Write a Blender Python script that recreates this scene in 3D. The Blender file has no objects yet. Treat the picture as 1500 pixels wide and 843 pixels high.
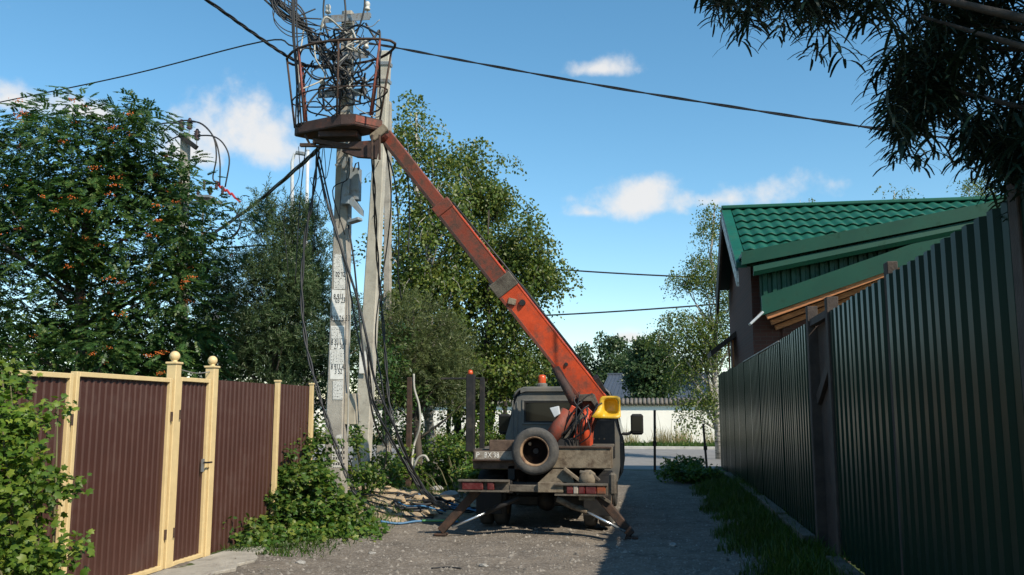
import bpy, bmesh, math, random
import numpy as np
from mathutils import Vector, Matrix
R = math.radians
random.seed(7); rng = np.random.default_rng(7)
scene = bpy.context.scene
col = scene.collection

# ------------------------------------------------------------------ camera
EYE = 1.65
FPX, W, H = 1300.0, 1500, 843           # focal length in photo pixels
PITCH, YAW = R(8.034), R(9.088)
cd = bpy.data.cameras.new('camera'); cam = bpy.data.objects.new('camera', cd); col.objects.link(cam)
cd.sensor_width = 36; cd.lens = 36 * FPX / W; cd.clip_start = 0.05; cd.clip_end = 2000
cam.location = (0, 0, EYE); cam.rotation_euler = (R(90) + PITCH, 0, YAW)
scene.camera = cam

def ray(px, py):
    x = (px - W / 2) / FPX; u = -(py - H / 2) / FPX
    c, s = math.cos(PITCH), math.sin(PITCH)
    fy = c - u * s; z = s + u * c
    cy, sy = math.cos(YAW), math.sin(YAW)
    return x * cy - fy * sy, x * sy + fy * cy, z
def at(px, py, Y):                       # world point seen at a photo pixel, at distance Y along the lane
    r = ray(px, py); t = Y / r[1]
    return Vector((r[0] * t, Y, EYE + r[2] * t))
def atX(px, py, X):
    r = ray(px, py); t = X / r[0]
    return Vector((X, r[1] * t, EYE + r[2] * t))

# ------------------------------------------------------------------ world, sun
SUN_EL, SUN_AZ = R(41.5), R(127)           # azimuth clockwise from +Y
world = bpy.data.worlds.new('World'); scene.world = world; world.use_nodes = True
def build_world():
    nt = world.node_tree; nt.nodes.clear(); N = nt.nodes; L = nt.links
    def nd(t, **k):
        n = N.new(t)
        for a, b in k.items(): setattr(n, a, b)
        return n
    def mth(op, a, b=None, c=None, clamp=False):
        n = nd('ShaderNodeMath', operation=op, use_clamp=clamp)
        for i, v in enumerate((a, b, c)):
            if v is None: continue
            if isinstance(v, (int, float)): n.inputs[i].default_value = v
            else: L.new(v, n.inputs[i])
        return n.outputs[0]
    sky = nd('ShaderNodeTexSky', sky_type='NISHITA', sun_disc=False)
    sky.sun_elevation = SUN_EL; sky.sun_rotation = SUN_AZ
    sky.air_density = 1.0; sky.dust_density = 0.15; sky.ozone_density = 1.6; sky.altitude = 100
    hsv = nd('ShaderNodeHueSaturation'); hsv.inputs['Saturation'].default_value = 1.22; hsv.inputs['Hue'].default_value = .486; L.new(sky.outputs[0], hsv.inputs['Color'])
    tc = nd('ShaderNodeTexCoord')
    ns = nd('ShaderNodeTexNoise'); ns.inputs['Scale'].default_value = 11; ns.inputs['Detail'].default_value = 7; ns.inputs['Roughness'].default_value = .56
    L.new(tc.outputs['Generated'], ns.inputs['Vector'])
    ns2 = nd('ShaderNodeTexNoise'); ns2.inputs['Scale'].default_value = 30; ns2.inputs['Detail'].default_value = 5; ns2.inputs['Roughness'].default_value = .6
    L.new(tc.outputs['Generated'], ns2.inputs['Vector'])
    # each cumulus: direction, half width, half height (radians)
    def pd(px, py): return Vector(ray(px, py)).normalized()
    cl = [(pd(352, 210), .092, .064, 1.0), (pd(275, 225), .075, .045, .9), (pd(30, 150), .06, .030, .95), (pd(130, 165), .055, .02, .6),
          (pd(935, 302), .105, .034, 1.0), (pd(1050, 294), .10, .028, 1.0), (pd(860, 312), .06, .02, .8), (pd(876, 102), .055, .022, .72), (pd(930, 497), .036, .017, .9), (pd(985, 515), .04, .012, .6)]
    rr = random.Random(3)
    for i in range(14):                 # the rest of the sky carries the same fair-weather cumulus
        az = R(rr.uniform(45, 315)); el = R(rr.uniform(8, 38))
        cl.append((Vector((math.sin(az) * math.cos(el), math.cos(az) * math.cos(el), math.sin(el))), rr.uniform(.05, .12), rr.uniform(.02, .05), rr.uniform(.6, 1)))
    total = None; vert = None
    for d, wx, wz, op in cl:
        right = Vector((d.y, -d.x, 0)).normalized(); up = right.cross(d).normalized()
        def dot(v):
            n = nd('ShaderNodeVectorMath', operation='DOT_PRODUCT'); L.new(tc.outputs['Generated'], n.inputs[0]); n.inputs[1].default_value = v
            return n.outputs['Value']
        front = mth('GREATER_THAN', dot(d), .5)
        u = mth('MULTIPLY', dot(right), 1 / wx)
        vv = dot(up)
        v = mth('MULTIPLY', vv, 1 / wz)
        vneg = mth('MULTIPLY', mth('MINIMUM', v, 0), 1.9)           # flat base
        vpos = mth('MAXIMUM', v, 0)
        r2 = mth('ADD', mth('MULTIPLY', u, u), mth('ADD', mth('MULTIPLY', vpos, vpos), mth('MULTIPLY', vneg, vneg)))
        m = mth('SUBTRACT', 1.0, mth('SQRT', r2))
        m = mth('MULTIPLY', mth('MULTIPLY', mth('MAXIMUM', mth('ADD', m, .9), 0), front), 1.0)
        m = mth('MULTIPLY', m, op ** .35)
        sh = mth('MULTIPLY', mth('ADD', mth('MULTIPLY', v, .5), .5, clamp=True), front)
        total = m if total is None else mth('MAXIMUM', total, m)
        vert = sh if vert is None else mth('MAXIMUM', vert, sh)
    nz = mth('ADD', mth('MULTIPLY', mth('SUBTRACT', ns.outputs['Fac'], .5), 2.6), mth('MULTIPLY', mth('SUBTRACT', ns2.outputs['Fac'], .5), .8))
    dens = mth('SUBTRACT', mth('ADD', total, nz), .95)
    mr = nd('ShaderNodeMapRange', interpolation_type='SMOOTHSTEP'); L.new(dens, mr.inputs[0])
    mr.inputs[1].default_value = 0.0; mr.inputs[2].default_value = .75; mr.inputs[3].default_value = 0; mr.inputs[4].default_value = .93
    lit = nd('ShaderNodeMapRange'); L.new(mth('ADD', vert, mth('MULTIPLY', mth('SUBTRACT', ns2.outputs['Fac'], .5), .8)), lit.inputs[0])
    lit.inputs[1].default_value = .15; lit.inputs[2].default_value = .8
    cc = nd('ShaderNodeMix', data_type='RGBA'); L.new(lit.outputs[0], cc.inputs[0])
    cc.inputs[6].default_value = (3.1, 3.45, 4.0, 1); cc.inputs[7].default_value = (4.9, 4.85, 4.8, 1)
    mx = nd('ShaderNodeMix', data_type='RGBA'); L.new(mr.outputs[0], mx.inputs[0]); L.new(hsv.outputs[0], mx.inputs[6]); L.new(cc.outputs[2], mx.inputs[7])
    bg = nd('ShaderNodeBackground'); bg.inputs[1].default_value = 0.148
    L.new(mx.outputs[2], bg.inputs[0])
    out = nd('ShaderNodeOutputWorld'); L.new(bg.outputs[0], out.inputs[0])
build_world()
sd = bpy.data.lights.new('sun', 'SUN'); sd.energy = 5.0; sd.angle = R(.53); sd.color = (1, .90, .74)
sun = bpy.data.objects.new('sun', sd); col.objects.link(sun)
to_sun = Vector((math.sin(SUN_AZ) * math.cos(SUN_EL), math.cos(SUN_AZ) * math.cos(SUN_EL), math.sin(SUN_EL)))
sun.rotation_euler = to_sun.to_track_quat('Z', 'Y').to_euler(); sun.location = (20, -14, 22)
vs = scene.view_settings; vs.view_transform = 'Standard'; vs.look = 'None'; vs.exposure = 0.28; vs.gamma = 1.0; vs.use_curve_mapping = False
scene.cycles.use_denoising = True; scene.cycles.max_bounces = 5; scene.cycles.transparent_max_bounces = 5

# ------------------------------------------------------------------ materials
def mat(name, c, rough=.7, metal=0.0, var=.12, vscale=4.0, bump=.0, bscale=60.0, dirt=None, dirt_amt=.4, dscale=2.0, spec=.5, coat=0.0, stretch=None, rnd=.0):
    m = bpy.data.materials.new(name); m.use_nodes = True; nt = m.node_tree; N = nt.nodes; L = nt.links
    p = N['Principled BSDF']; p.inputs['Roughness'].default_value = rough; p.inputs['Metallic'].default_value = metal
    p.inputs['Specular IOR Level'].default_value = spec; p.inputs['Coat Weight'].default_value = coat
    tc = N.new('ShaderNodeTexCoord'); v = tc.outputs['Object']
    if stretch:
        mp = N.new('ShaderNodeMapping'); mp.inputs['Scale'].default_value = stretch; L.new(v, mp.inputs[0]); v = mp.outputs[0]
    n = N.new('ShaderNodeTexNoise'); n.inputs['Scale'].default_value = vscale; n.inputs['Detail'].default_value = 6; n.inputs['Roughness'].default_value = .62; L.new(v, n.inputs['Vector'])
    hs = N.new('ShaderNodeHueSaturation'); hs.inputs['Color'].default_value = (*c, 1)
    mr = N.new('ShaderNodeMapRange'); L.new(n.outputs['Fac'], mr.inputs[0]); mr.inputs[1].default_value = .25; mr.inputs[2].default_value = .75
    mr.inputs[3].default_value = 1 - var * 2; mr.inputs[4].default_value = 1 + var * 2
    val = mr.outputs[0]
    if rnd:
        oi = N.new('ShaderNodeObjectInfo'); m2 = N.new('ShaderNodeMapRange'); L.new(oi.outputs['Random'], m2.inputs[0]); m2.inputs[3].default_value = 1 - rnd; m2.inputs[4].default_value = 1 + rnd
        mm = N.new('ShaderNodeMath'); mm.operation = 'MULTIPLY'; L.new(val, mm.inputs[0]); L.new(m2.outputs[0], mm.inputs[1]); val = mm.outputs[0]
    L.new(val, hs.inputs['Value']); out = hs.outputs[0]
    if dirt:
        n2 = N.new('ShaderNodeTexNoise'); n2.inputs['Scale'].default_value = dscale; n2.inputs['Detail'].default_value = 8; n2.inputs['Roughness'].default_value = .7; L.new(v, n2.inputs['Vector'])
        m3 = N.new('ShaderNodeMapRange'); L.new(n2.outputs['Fac'], m3.inputs[0]); m3.inputs[1].default_value = .62 - .4 * dirt_amt; m3.inputs[2].default_value = .74 - .25 * dirt_amt
        mx = N.new('ShaderNodeMix'); mx.data_type = 'RGBA'; L.new(m3.outputs[0], mx.inputs[0]); L.new(out, mx.inputs[6]); mx.inputs[7].default_value = (*dirt, 1); out = mx.outputs[2]
        m4 = N.new('ShaderNodeMapRange'); L.new(m3.outputs[0], m4.inputs[0]); m4.inputs[3].default_value = rough; m4.inputs[4].default_value = max(rough, .85); L.new(m4.outputs[0], p.inputs['Roughness'])
    L.new(out, p.inputs['Base Color'])
    if bump:
        n3 = N.new('ShaderNodeTexNoise'); n3.inputs['Scale'].default_value = bscale; n3.inputs['Detail'].default_value = 5; L.new(v, n3.inputs['Vector'])
        b = N.new('ShaderNodeBump'); b.inputs['Strength'].default_value = bump; b.inputs['Distance'].default_value = .02; L.new(n3.outputs['Fac'], b.inputs['Height']); L.new(b.outputs[0], p.inputs['Normal'])
    return m
def leafmat(name, c1, c2, c3, trans=.32, rough=.45):
    """three leaf colours, picked leaf by leaf; thin leaves let light through"""
    m = bpy.data.materials.new(name); m.use_nodes = True; nt = m.node_tree; N = nt.nodes; L = nt.links; N.clear()
    g = N.new('ShaderNodeNewGeometry'); cr = N.new('ShaderNodeValToRGB'); L.new(g.outputs['Random Per Island'], cr.inputs[0])
    cr.color_ramp.elements[0].color = (*c1, 1); cr.color_ramp.elements[1].color = (*c3, 1); e = cr.color_ramp.elements.new(.55); e.color = (*c2, 1)
    tc = N.new('ShaderNodeTexCoord'); n = N.new('ShaderNodeTexNoise'); n.inputs['Scale'].default_value = 1.3; n.inputs['Detail'].default_value = 3; L.new(tc.outputs['Object'], n.inputs['Vector'])
    mr = N.new('ShaderNodeMapRange'); L.new(n.outputs['Fac'], mr.inputs[0]); mr.inputs[1].default_value = .3; mr.inputs[2].default_value = .7; mr.inputs[3].default_value = .72; mr.inputs[4].default_value = 1.28
    hs = N.new('ShaderNodeHueSaturation'); L.new(cr.outputs[0], hs.inputs['Color']); L.new(mr.outputs[0], hs.inputs['Value'])
    p = N.new('ShaderNodeBsdfPrincipled'); p.inputs['Roughness'].default_value = rough; p.inputs['Specular IOR Level'].default_value = .35; L.new(hs.outputs[0], p.inputs['Base Color'])
    t = N.new('ShaderNodeBsdfTranslucent'); h2 = N.new('ShaderNodeHueSaturation'); h2.inputs['Value'].default_value = 1.25; h2.inputs['Saturation'].default_value = 1.15; L.new(hs.outputs[0], h2.inputs['Color']); L.new(h2.outputs[0], t.inputs[0])
    mx = N.new('ShaderNodeMixShader'); mx.inputs[0].default_value = trans; L.new(p.outputs[0], mx.inputs[1]); L.new(t.outputs[0], mx.inputs[2])
    o = N.new('ShaderNodeOutputMaterial'); L.new(mx.outputs[0], o.inputs[0])
    return m
DUST = (.16, .135, .105); RUST = (.10, .045, .022)
M = dict(
    concrete=mat('weathered_concrete', (.34, .315, .27), .9, var=.14, vscale=3, bump=.5, bscale=90, dirt=(.24, .22, .19), dirt_amt=.35, dscale=5),
    concrete2=mat('pale_concrete', (.46, .43, .36), .9, var=.10, vscale=2.5, bump=.4, bscale=90, dirt=(.33, .30, .25), dirt_amt=.3, dscale=4),
    galv=mat('galvanised_steel', (.33, .34, .34), .5, .6, dirt=(.2, .17, .14), dirt_amt=.4, dscale=12),
    porcelain=mat('grey_porcelain', (.55, .55, .52), .3, dirt=(.3, .27, .23), dirt_amt=.35, dscale=25),
    porcelain_dark=mat('dark_porcelain', (.05, .025, .02), .3),
    cable=mat('black_cable', (.012, .013, .015), .55, var=.25, vscale=8),
    cable_blue=mat('blue_cable', (.05, .16, .30), .5),
    cable_green=mat('green_cable', (.10, .26, .10), .5),
    cable_grey=mat('grey_cable', (.35, .34, .30), .6),
    paper=mat('weathered_paper', (.68, .67, .63), .9, var=.05, vscale=20, dirt=(.45, .43, .39), dirt_amt=.3, dscale=18),
    ink=mat('black_ink', (.02, .02, .02), .9, var=0),
    boxgrey=mat('grey_box_paint', (.20, .23, .25), .5, dirt=DUST, dirt_amt=.3, dscale=8),
    boxbeige=mat('beige_box_paint', (.40, .36, .28), .6, dirt=(.25, .22, .17), dirt_amt=.3, dscale=6),
    orange=mat('worn_orange_red_paint', (.56, .070, .022), .45, var=.15, vscale=5, bump=.15, dirt=(.20, .055, .030), dirt_amt=.36, dscale=3.5),
    orange_dark=mat('faded_rusty_red_paint', (.27, .046, .022), .6, var=.2, vscale=5, bump=.2, dirt=(.09, .042, .03), dirt_amt=.6, dscale=5),
    pan=mat('rusty_dark_steel', (.045, .024, .02), .8, var=.25, vscale=6, bump=.3, dirt=(.14, .04, .02), dirt_amt=.22, dscale=4),
    rust=mat('rusted_steel', (.062, .033, .021), .85, var=.25, vscale=8, bump=.3, dirt=(.03, .02, .015), dirt_amt=.5, dscale=10),
    darksteel=mat('greasy_dark_steel', (.014, .013, .013), .65, .2, var=.25, vscale=8, dirt=(.05, .042, .034), dirt_amt=.3, dscale=6),
    dusty=mat('dusty_grey_steel', (.115, .10, .078), .85, var=.2, vscale=5, bump=.3, dirt=(.055, .042, .032), dirt_amt=.45, dscale=6),
    beam=mat('dusty_brown_steel', (.19, .155, .11), .9, var=.18, vscale=6, bump=.3, dirt=(.075, .052, .034), dirt_amt=.4, dscale=7),
    brownboard=mat('dirty_brown_steel', (.10, .066, .046), .85, var=.2, vscale=6, bump=.3, dirt=(.05, .03, .02), dirt_amt=.45, dscale=8),
    rubber=mat('dusty_rubber', (.055, .053, .05), .9, var=.2, vscale=9, bump=.3, dirt=(.10, .092, .08), dirt_amt=.35, dscale=4),
    rim=mat('rusty_rim', (.26, .17, .10), .75, var=.25, vscale=7, bump=.2, dirt=(.09, .045, .03), dirt_amt=.45, dscale=8),
    rimdark=mat('dark_wheel_disc', (.009, .006, .005), .95, spec=.1, var=.25, vscale=9),
    cab_dusty=mat('dust_covered_grey_paint', (.105, .107, .102), .65, var=.12, vscale=3, dirt=(.15, .138, .115), dirt_amt=.4, dscale=3),
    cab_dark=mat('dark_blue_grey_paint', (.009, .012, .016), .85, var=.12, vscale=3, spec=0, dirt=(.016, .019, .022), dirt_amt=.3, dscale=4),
    glass=mat('dark_window_glass', (.008, .010, .010), .12, var=.05, spec=.3),
    blackplastic=mat('black_plastic', (.012, .012, .013), .6, spec=.3, dirt=(.025, .023, .021), dirt_amt=.3, dscale=8),
    yellow=mat('yellow_plastic', (.62, .37, .02), .4, var=.08, dirt=(.40, .25, .04), dirt_amt=.3, dscale=6),
    red_lens=mat('red_lens', (.075, .007, .008), .3, dirt=(.12, .03, .025), dirt_amt=.4, dscale=12),
    white_lens=mat('white_lens', (.3, .27, .24), .3, dirt=(.3, .25, .2), dirt_amt=.3, dscale=12),
    orange_lens=mat('orange_lens', (.50, .07, .015), .3, var=.1),
    amber_lens=mat('dusty_amber_lens', (.22, .05, .015), .4, dirt=(.1, .05, .03), dirt_amt=.4, dscale=12),
    chrome=mat('bright_rod', (.62, .68, .74), .22, .85, var=.05),
    plate=mat('painted_plate', (.26, .23, .19), .8, dirt=(.13, .1, .075), dirt_amt=.45, dscale=12),
    letters=mat('pale_lettering', (.78, .76, .70), .8, dirt=(.35, .3, .25), dirt_amt=.35, dscale=20),
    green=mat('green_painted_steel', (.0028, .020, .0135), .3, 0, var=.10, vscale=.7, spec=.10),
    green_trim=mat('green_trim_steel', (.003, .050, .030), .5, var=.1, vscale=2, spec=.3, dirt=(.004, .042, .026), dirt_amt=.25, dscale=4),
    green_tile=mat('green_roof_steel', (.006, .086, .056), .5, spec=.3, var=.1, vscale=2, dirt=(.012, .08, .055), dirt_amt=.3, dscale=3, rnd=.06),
    postbrown=mat('dark_brown_post', (.045, .032, .026), .8, var=.25, vscale=6, bump=.3),
    wood=mat('raw_orange_wood', (.42, .17, .065), .75, var=.18, vscale=4, stretch=(1, 8, 8), bump=.2, dirt=(.25, .10, .045), dirt_amt=.35, dscale=5),
    whitish=mat('pale_sheet', (.5, .53, .55), .5),
    brown_sheet=mat('brown_painted_sheet', (.056, .021, .0145), .5, var=.08, vscale=2, dirt=(.06, .028, .020), dirt_amt=.25, dscale=2),
    cream=mat('cream_paint', (.62, .47, .24), .5, var=.05, vscale=9),
    bark=mat('grey_brown_bark', (.085, .07, .055), .95, var=.3, vscale=7, bump=.6, bscale=30, stretch=(1, 1, .3)),
    bark_dark=mat('dark_bark', (.045, .036, .03), .95, var=.3, vscale=7, bump=.6, bscale=30),
    birchbark=mat('birch_bark', (.42, .40, .36), .85, var=.15, vscale=4, stretch=(1, 1, 5), dirt=(.05, .045, .04), dirt_amt=.42, dscale=5),
    berry=mat('orange_berries', (.48, .11, .015), .45, var=.2, vscale=30),
    white_wall=mat('white_plaster', (.86, .83, .75), .9, var=.03, vscale=1, dirt=(.76, .72, .64), dirt_amt=.15, dscale=1.2),
    coping=mat('grey_brown_tile', (.13, .115, .10), .8, var=.2, vscale=4),
    slate=mat('blue_grey_roof', (.060, .075, .10), .45, var=.1),
    housewall=mat('pale_far_wall', (.45, .42, .36), .9),
    asphalt=mat('grey_asphalt', (.20, .19, .18), .9, var=.1, vscale=2, bump=.3, dirt=(.16, .15, .14), dirt_amt=.3, dscale=.6),
    kerbstone=mat('kerb_concrete', (.42, .41, .38), .9, var=.12),
    clod=mat('dry_clay', (.36, .27, .17), .95, var=.2, vscale=5, bump=.6, bscale=40, rnd=.15),
    stone=mat('grey_stone', (.30, .29, .27), .9, var=.2, vscale=5, bump=.5),
    gravel=mat('gravel_stones', (.20, .18, .155), .95, var=.45, vscale=9),
    weed_stem=mat('weed_stem', (.10, .09, .04), .8),
)
LF = dict(
    rowan=leafmat('rowan_leaves', (.024, .064, .018), (.044, .100, .026), (.10, .145, .036)),
    buckthorn=leafmat('narrow_silvery_leaves', (.045, .084, .034), (.070, .115, .048), (.12, .155, .070)),
    birch=leafmat('birch_leaves', (.048, .090, .018), (.090, .140, .026), (.18, .20, .040)),
    pine=leafmat('pine_needles', (.060, .090, .032), (.092, .122, .042), (.14, .155, .058), trans=.2),
    far=leafmat('far_leaves', (.034, .072, .030), (.058, .100, .040), (.092, .125, .05)),
    bush=leafmat('bush_leaves', (.032, .080, .012), (.065, .130, .020), (.17, .20, .035)),
    bush2=leafmat('yellow_green_bush_leaves', (.050, .105, .012), (.095, .165, .020), (.20, .25, .035)),  # lighter, yellow-green leaf colour
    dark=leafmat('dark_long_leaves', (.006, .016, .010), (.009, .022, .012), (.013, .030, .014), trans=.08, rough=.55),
    grass=leafmat('grass_blades', (.022, .058, .008), (.042, .088, .013), (.09, .125, .026)),
    dry=leafmat('dry_grass_blades', (.16, .15, .06), (.24, .20, .095), (.34, .27, .14)),
)

# ------------------------------------------------------------------ mesh helpers (all geometry is given in world metres)
class MB:
    def __init__(s): s.v = []; s.f = []
    def add(s, v, f):
        o = len(s.v); s.v += [tuple(p) for p in v]; s.f += [tuple(i + o for i in q) for q in f]; return s
    def box(s, c, d, rot=None):
        x, y, z = (k / 2 for k in d); c = Vector(c)
        vs_ = [Vector(p) for p in ((-x, -y, -z), (x, -y, -z), (x, y, -z), (-x, y, -z), (-x, -y, z), (x, -y, z), (x, y, z), (-x, y, z))]
        if rot is not None: vs_ = [rot @ p for p in vs_]
        return s.add([p + c for p in vs_], [(0, 3, 2, 1), (4, 5, 6, 7), (0, 1, 5, 4), (1, 2, 6, 5), (2, 3, 7, 6), (3, 0, 4, 7)])
    def bb(s, x0, x1, y0, y1, z0, z1): return s.box(((x0 + x1) / 2, (y0 + y1) / 2, (z0 + z1) / 2), (abs(x1 - x0), abs(y1 - y0), abs(z1 - z0)))
    def bar(s, a, b, w, h, up=(0, 0, 1), w2=None, h2=None):
        """rectangular bar a->b; w across, h along up"""
        a, b = Vector(a), Vector(b); d = (b - a).normalized(); sd_ = d.cross(Vector(up)).normalized(); u = sd_.cross(d)
        vs_ = []
        for p, ww, hh in ((a, w, h), (b, w2 or w, h2 or h)):
            for i, j in ((-1, -1), (1, -1), (1, 1), (-1, 1)): vs_.append(p + sd_ * ww / 2 * i + u * hh / 2 * j)
        return s.add(vs_, [(3, 2, 1, 0), (4, 5, 6, 7), (0, 1, 5, 4), (1, 2, 6, 5), (2, 3, 7, 6), (3, 0, 4, 7)])
    def tube(s, pts, r, n=8, cap=True):
        pts = [Vector(p) for p in pts]; rs = r if isinstance(r, (list, tuple)) else [r] * len(pts)
        base = len(s.v); prev = None
        for i, p in enumerate(pts):
            t = (pts[min(i + 1, len(pts) - 1)] - pts[max(i - 1, 0)])
            t = t.normalized() if t.length > 1e-9 else Vector((0, 0, 1))
            a = prev if prev is not None else (Vector((0, 0, 1)) if abs(t.z) < .9 else Vector((1, 0, 0)))
            x = a - t * a.dot(t)
            if x.length < 1e-6: x = t.orthogonal()
            x.normalize(); y = t.cross(x); prev = x
            for k in range(n):
                q = 2 * math.pi * k / n; s.v.append(tuple(p + (x * math.cos(q) + y * math.sin(q)) * rs[i]))
        for i in range(len(pts) - 1):
            for k in range(n):
                a = base + i * n + k; b = base + i * n + (k + 1) % n
                s.f.append((a, b, b + n, a + n))
        if cap:
            s.f.append(tuple(base + k for k in range(n))[::-1]); e = base + (len(pts) - 1) * n; s.f.append(tuple(e + k for k in range(n)))
        return s
    def lathe(s, c, prof, n=20, axis='z'):
        """profile (radius, height) turned about an axis through c"""
        base = len(s.v); c = Vector(c)
        for r, h in prof:
            for k in range(n):
                q = 2 * math.pi * k / n; x, y = r * math.cos(q), r * math.sin(q)
                p = (x, y, h) if axis == 'z' else ((x, h, y) if axis == 'y' else (h, x, y))
                s.v.append(tuple(c + Vector(p)))
        for i in range(len(prof) - 1):
            for k in range(n):
                a = base + i * n + k; b = base + i * n + (k + 1) % n
                s.f.append((a, b, b + n, a + n))
        return s
    def prism(s, poly, a, b):
        """polygon points (list of world Vectors) extruded by vector b-a"""
        d = Vector(b) - Vector(a); n = len(poly); p = [Vector(q) for q in poly]
        return s.add(p + [q + d for q in p], [tuple(range(n))[::-1], tuple(range(n, 2 * n))] + [(i, (i + 1) % n, n + (i + 1) % n, n + i) for i in range(n)])
    def build(s, name, m, parent=None, smooth=False, bevel=0, origin=None, fix=True):
        me = bpy.data.meshes.new(name)
        if parent is not None:
            o0 = ORG.get(parent.name, Vector((0, 0, 0)))
        else:
            if origin is None:
                vv = np.array(s.v); lo, hi = vv.min(0), vv.max(0); origin = ((lo[0] + hi[0]) / 2, (lo[1] + hi[1]) / 2, lo[2])
            o0 = Vector(origin)
        vv = np.array(s.v, dtype=float) - np.array(o0)
        me.from_pydata(vv.tolist(), [], s.f)
        if bevel or fix:
            bm = bmesh.new(); bm.from_mesh(me); bmesh.ops.recalc_face_normals(bm, faces=bm.faces)
            if bevel:
                ed = [e for e in bm.edges if len(e.link_faces) == 2 and e.calc_face_angle(0) > .5]
                bmesh.ops.bevel(bm, geom=ed, offset=bevel, segments=1, affect='EDGES', clamp_overlap=True)
            bm.to_mesh(me); bm.free()
        if smooth: me.shade_smooth() if hasattr(me, 'shade_smooth') else [setattr(p, 'use_smooth', True) for p in me.polygons]
        me.materials.append(m)
        o = bpy.data.objects.new(name, me); col.objects.link(o)
        if parent is not None: o.parent = parent
        else: o.location = o0
        ORG[o.name] = o0
        return o
ORG = {}
def tag(o, label=None, cat=None, group=None, kind=None):
    for k, v in (('label', label), ('category', cat), ('group', group), ('kind', kind)):
        if v: o[k] = v
    return o
def thing(name, loc, label, cat, group=None):
    o = bpy.data.objects.new(name, None); col.objects.link(o); o.location = loc; o.empty_display_size = .2; ORG[o.name] = Vector(loc)
    return tag(o, label, cat, group)
def raw_mesh(name, v, f, m, parent=None, origin=(0, 0, 0), smooth=False):
    """fast path for big quad meshes: v (N,3), f (K,4)"""
    o0 = ORG[parent.name] if parent is not None else Vector(origin)
    v = np.asarray(v, dtype=np.float32) - np.array(o0, dtype=np.float32); f = np.asarray(f, dtype=np.int32)
    me = bpy.data.meshes.new(name); me.vertices.add(len(v)); me.vertices.foreach_set('co', v.ravel())
    k = f.shape[1]; me.loops.add(f.size); me.loops.foreach_set('vertex_index', f.ravel()); me.polygons.add(len(f))
    me.polygons.foreach_set('loop_start', np.arange(len(f), dtype=np.int32) * k)
    me.update(calc_edges=True); me.validate()
    if smooth: me.shade_smooth()
    me.materials.append(m); o = bpy.data.objects.new(name, me); col.objects.link(o)
    if parent is not None: o.parent = parent
    else: o.location = o0
    ORG[o.name] = o0
    return o
def smooth_path(pts, n=6):
    """Catmull-Rom through points"""
    p = [Vector(q) for q in pts]; p = [p[0] * 2 - p[1]] + p + [p[-1] * 2 - p[-2]]; out = []
    for i in range(1, len(p) - 2):
        for k in range(n):
            t = k / n; a, b, c, d = p[i - 1:i + 3]
            out.append(.5 * (2 * b + (c - a) * t + (2 * a - 5 * b + 4 * c - d) * t * t + (3 * b - a - 3 * c + d) * t ** 3))
    return out + [p[-2]]
def text_mesh(body, size, m, loc, parent, name='lettering', align='CENTER', rot=(R(90), 0, 0), sx=1.0, ext=.0006):
    cu = bpy.data.curves.new('t', 'FONT'); cu.body = body; cu.size = size; cu.align_x = align; cu.align_y = 'CENTER'; cu.extrude = ext; cu.resolution_u = 2
    t = bpy.data.objects.new('t', cu); col.objects.link(t)
    dg = bpy.context.evaluated_depsgraph_get(); me = bpy.data.meshes.new_from_object(t.evaluated_get(dg))
    bpy.data.objects.remove(t); bpy.data.curves.remove(cu)
    me.name = name; me.transform(Matrix.Diagonal((sx, 1, 1, 1))); me.transform(Matrix.Translation(Vector(loc) - ORG[parent.name]) @ Matrix.Rotation(rot[2], 4, 'Z') @ Matrix.Rotation(rot[0], 4, 'X'))
    me.materials.clear(); me.materials.append(m)
    o = bpy.data.objects.new(name, me); col.objects.link(o); o.parent = parent; ORG[o.name] = ORG[parent.name]
    return o

# ------------------------------------------------------------------ leaves
def unit(a): return a / np.maximum(np.linalg.norm(a, axis=1, keepdims=True), 1e-9)
def leaf_quads(p, d, nrm, ln, wd, fold=.12):
    """diamond leaves: base p, direction d, normal nrm"""
    d = unit(d); s_ = unit(np.cross(nrm, d)); n2 = np.cross(d, s_)
    ln = np.broadcast_to(np.asarray(ln, float).reshape(-1, 1), (len(p), 1)); wd = np.broadcast_to(np.asarray(wd, float).reshape(-1, 1), (len(p), 1))
    mid = p + d * ln * .42 - n2 * ln * fold
    v = np.stack([p, mid + s_ * wd / 2, p + d * ln, mid - s_ * wd / 2], 1).reshape(-1, 3)
    f = np.arange(len(p) * 4).reshape(-1, 4)
    return v, f
def rand_dirs(n): return unit(rng.normal(size=(n, 3)))
def lobes_points(lobes, n, shell=.55):
    """points spread through ellipsoid lobes, more of them toward the outside"""
    vol = np.array([r[0] * r[1] * r[2] for _, r in lobes]) ** .8; cnt = rng.multinomial(n, vol / vol.sum()); P = []
    for (c, r), k in zip(lobes, cnt):
        u = rand_dirs(k); q = rng.random((k, 1)) ** (1 / 3 if shell is None else shell * .6)
        P.append(np.array(c) + u * q * np.array(r))
    return np.concatenate(P)
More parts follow.
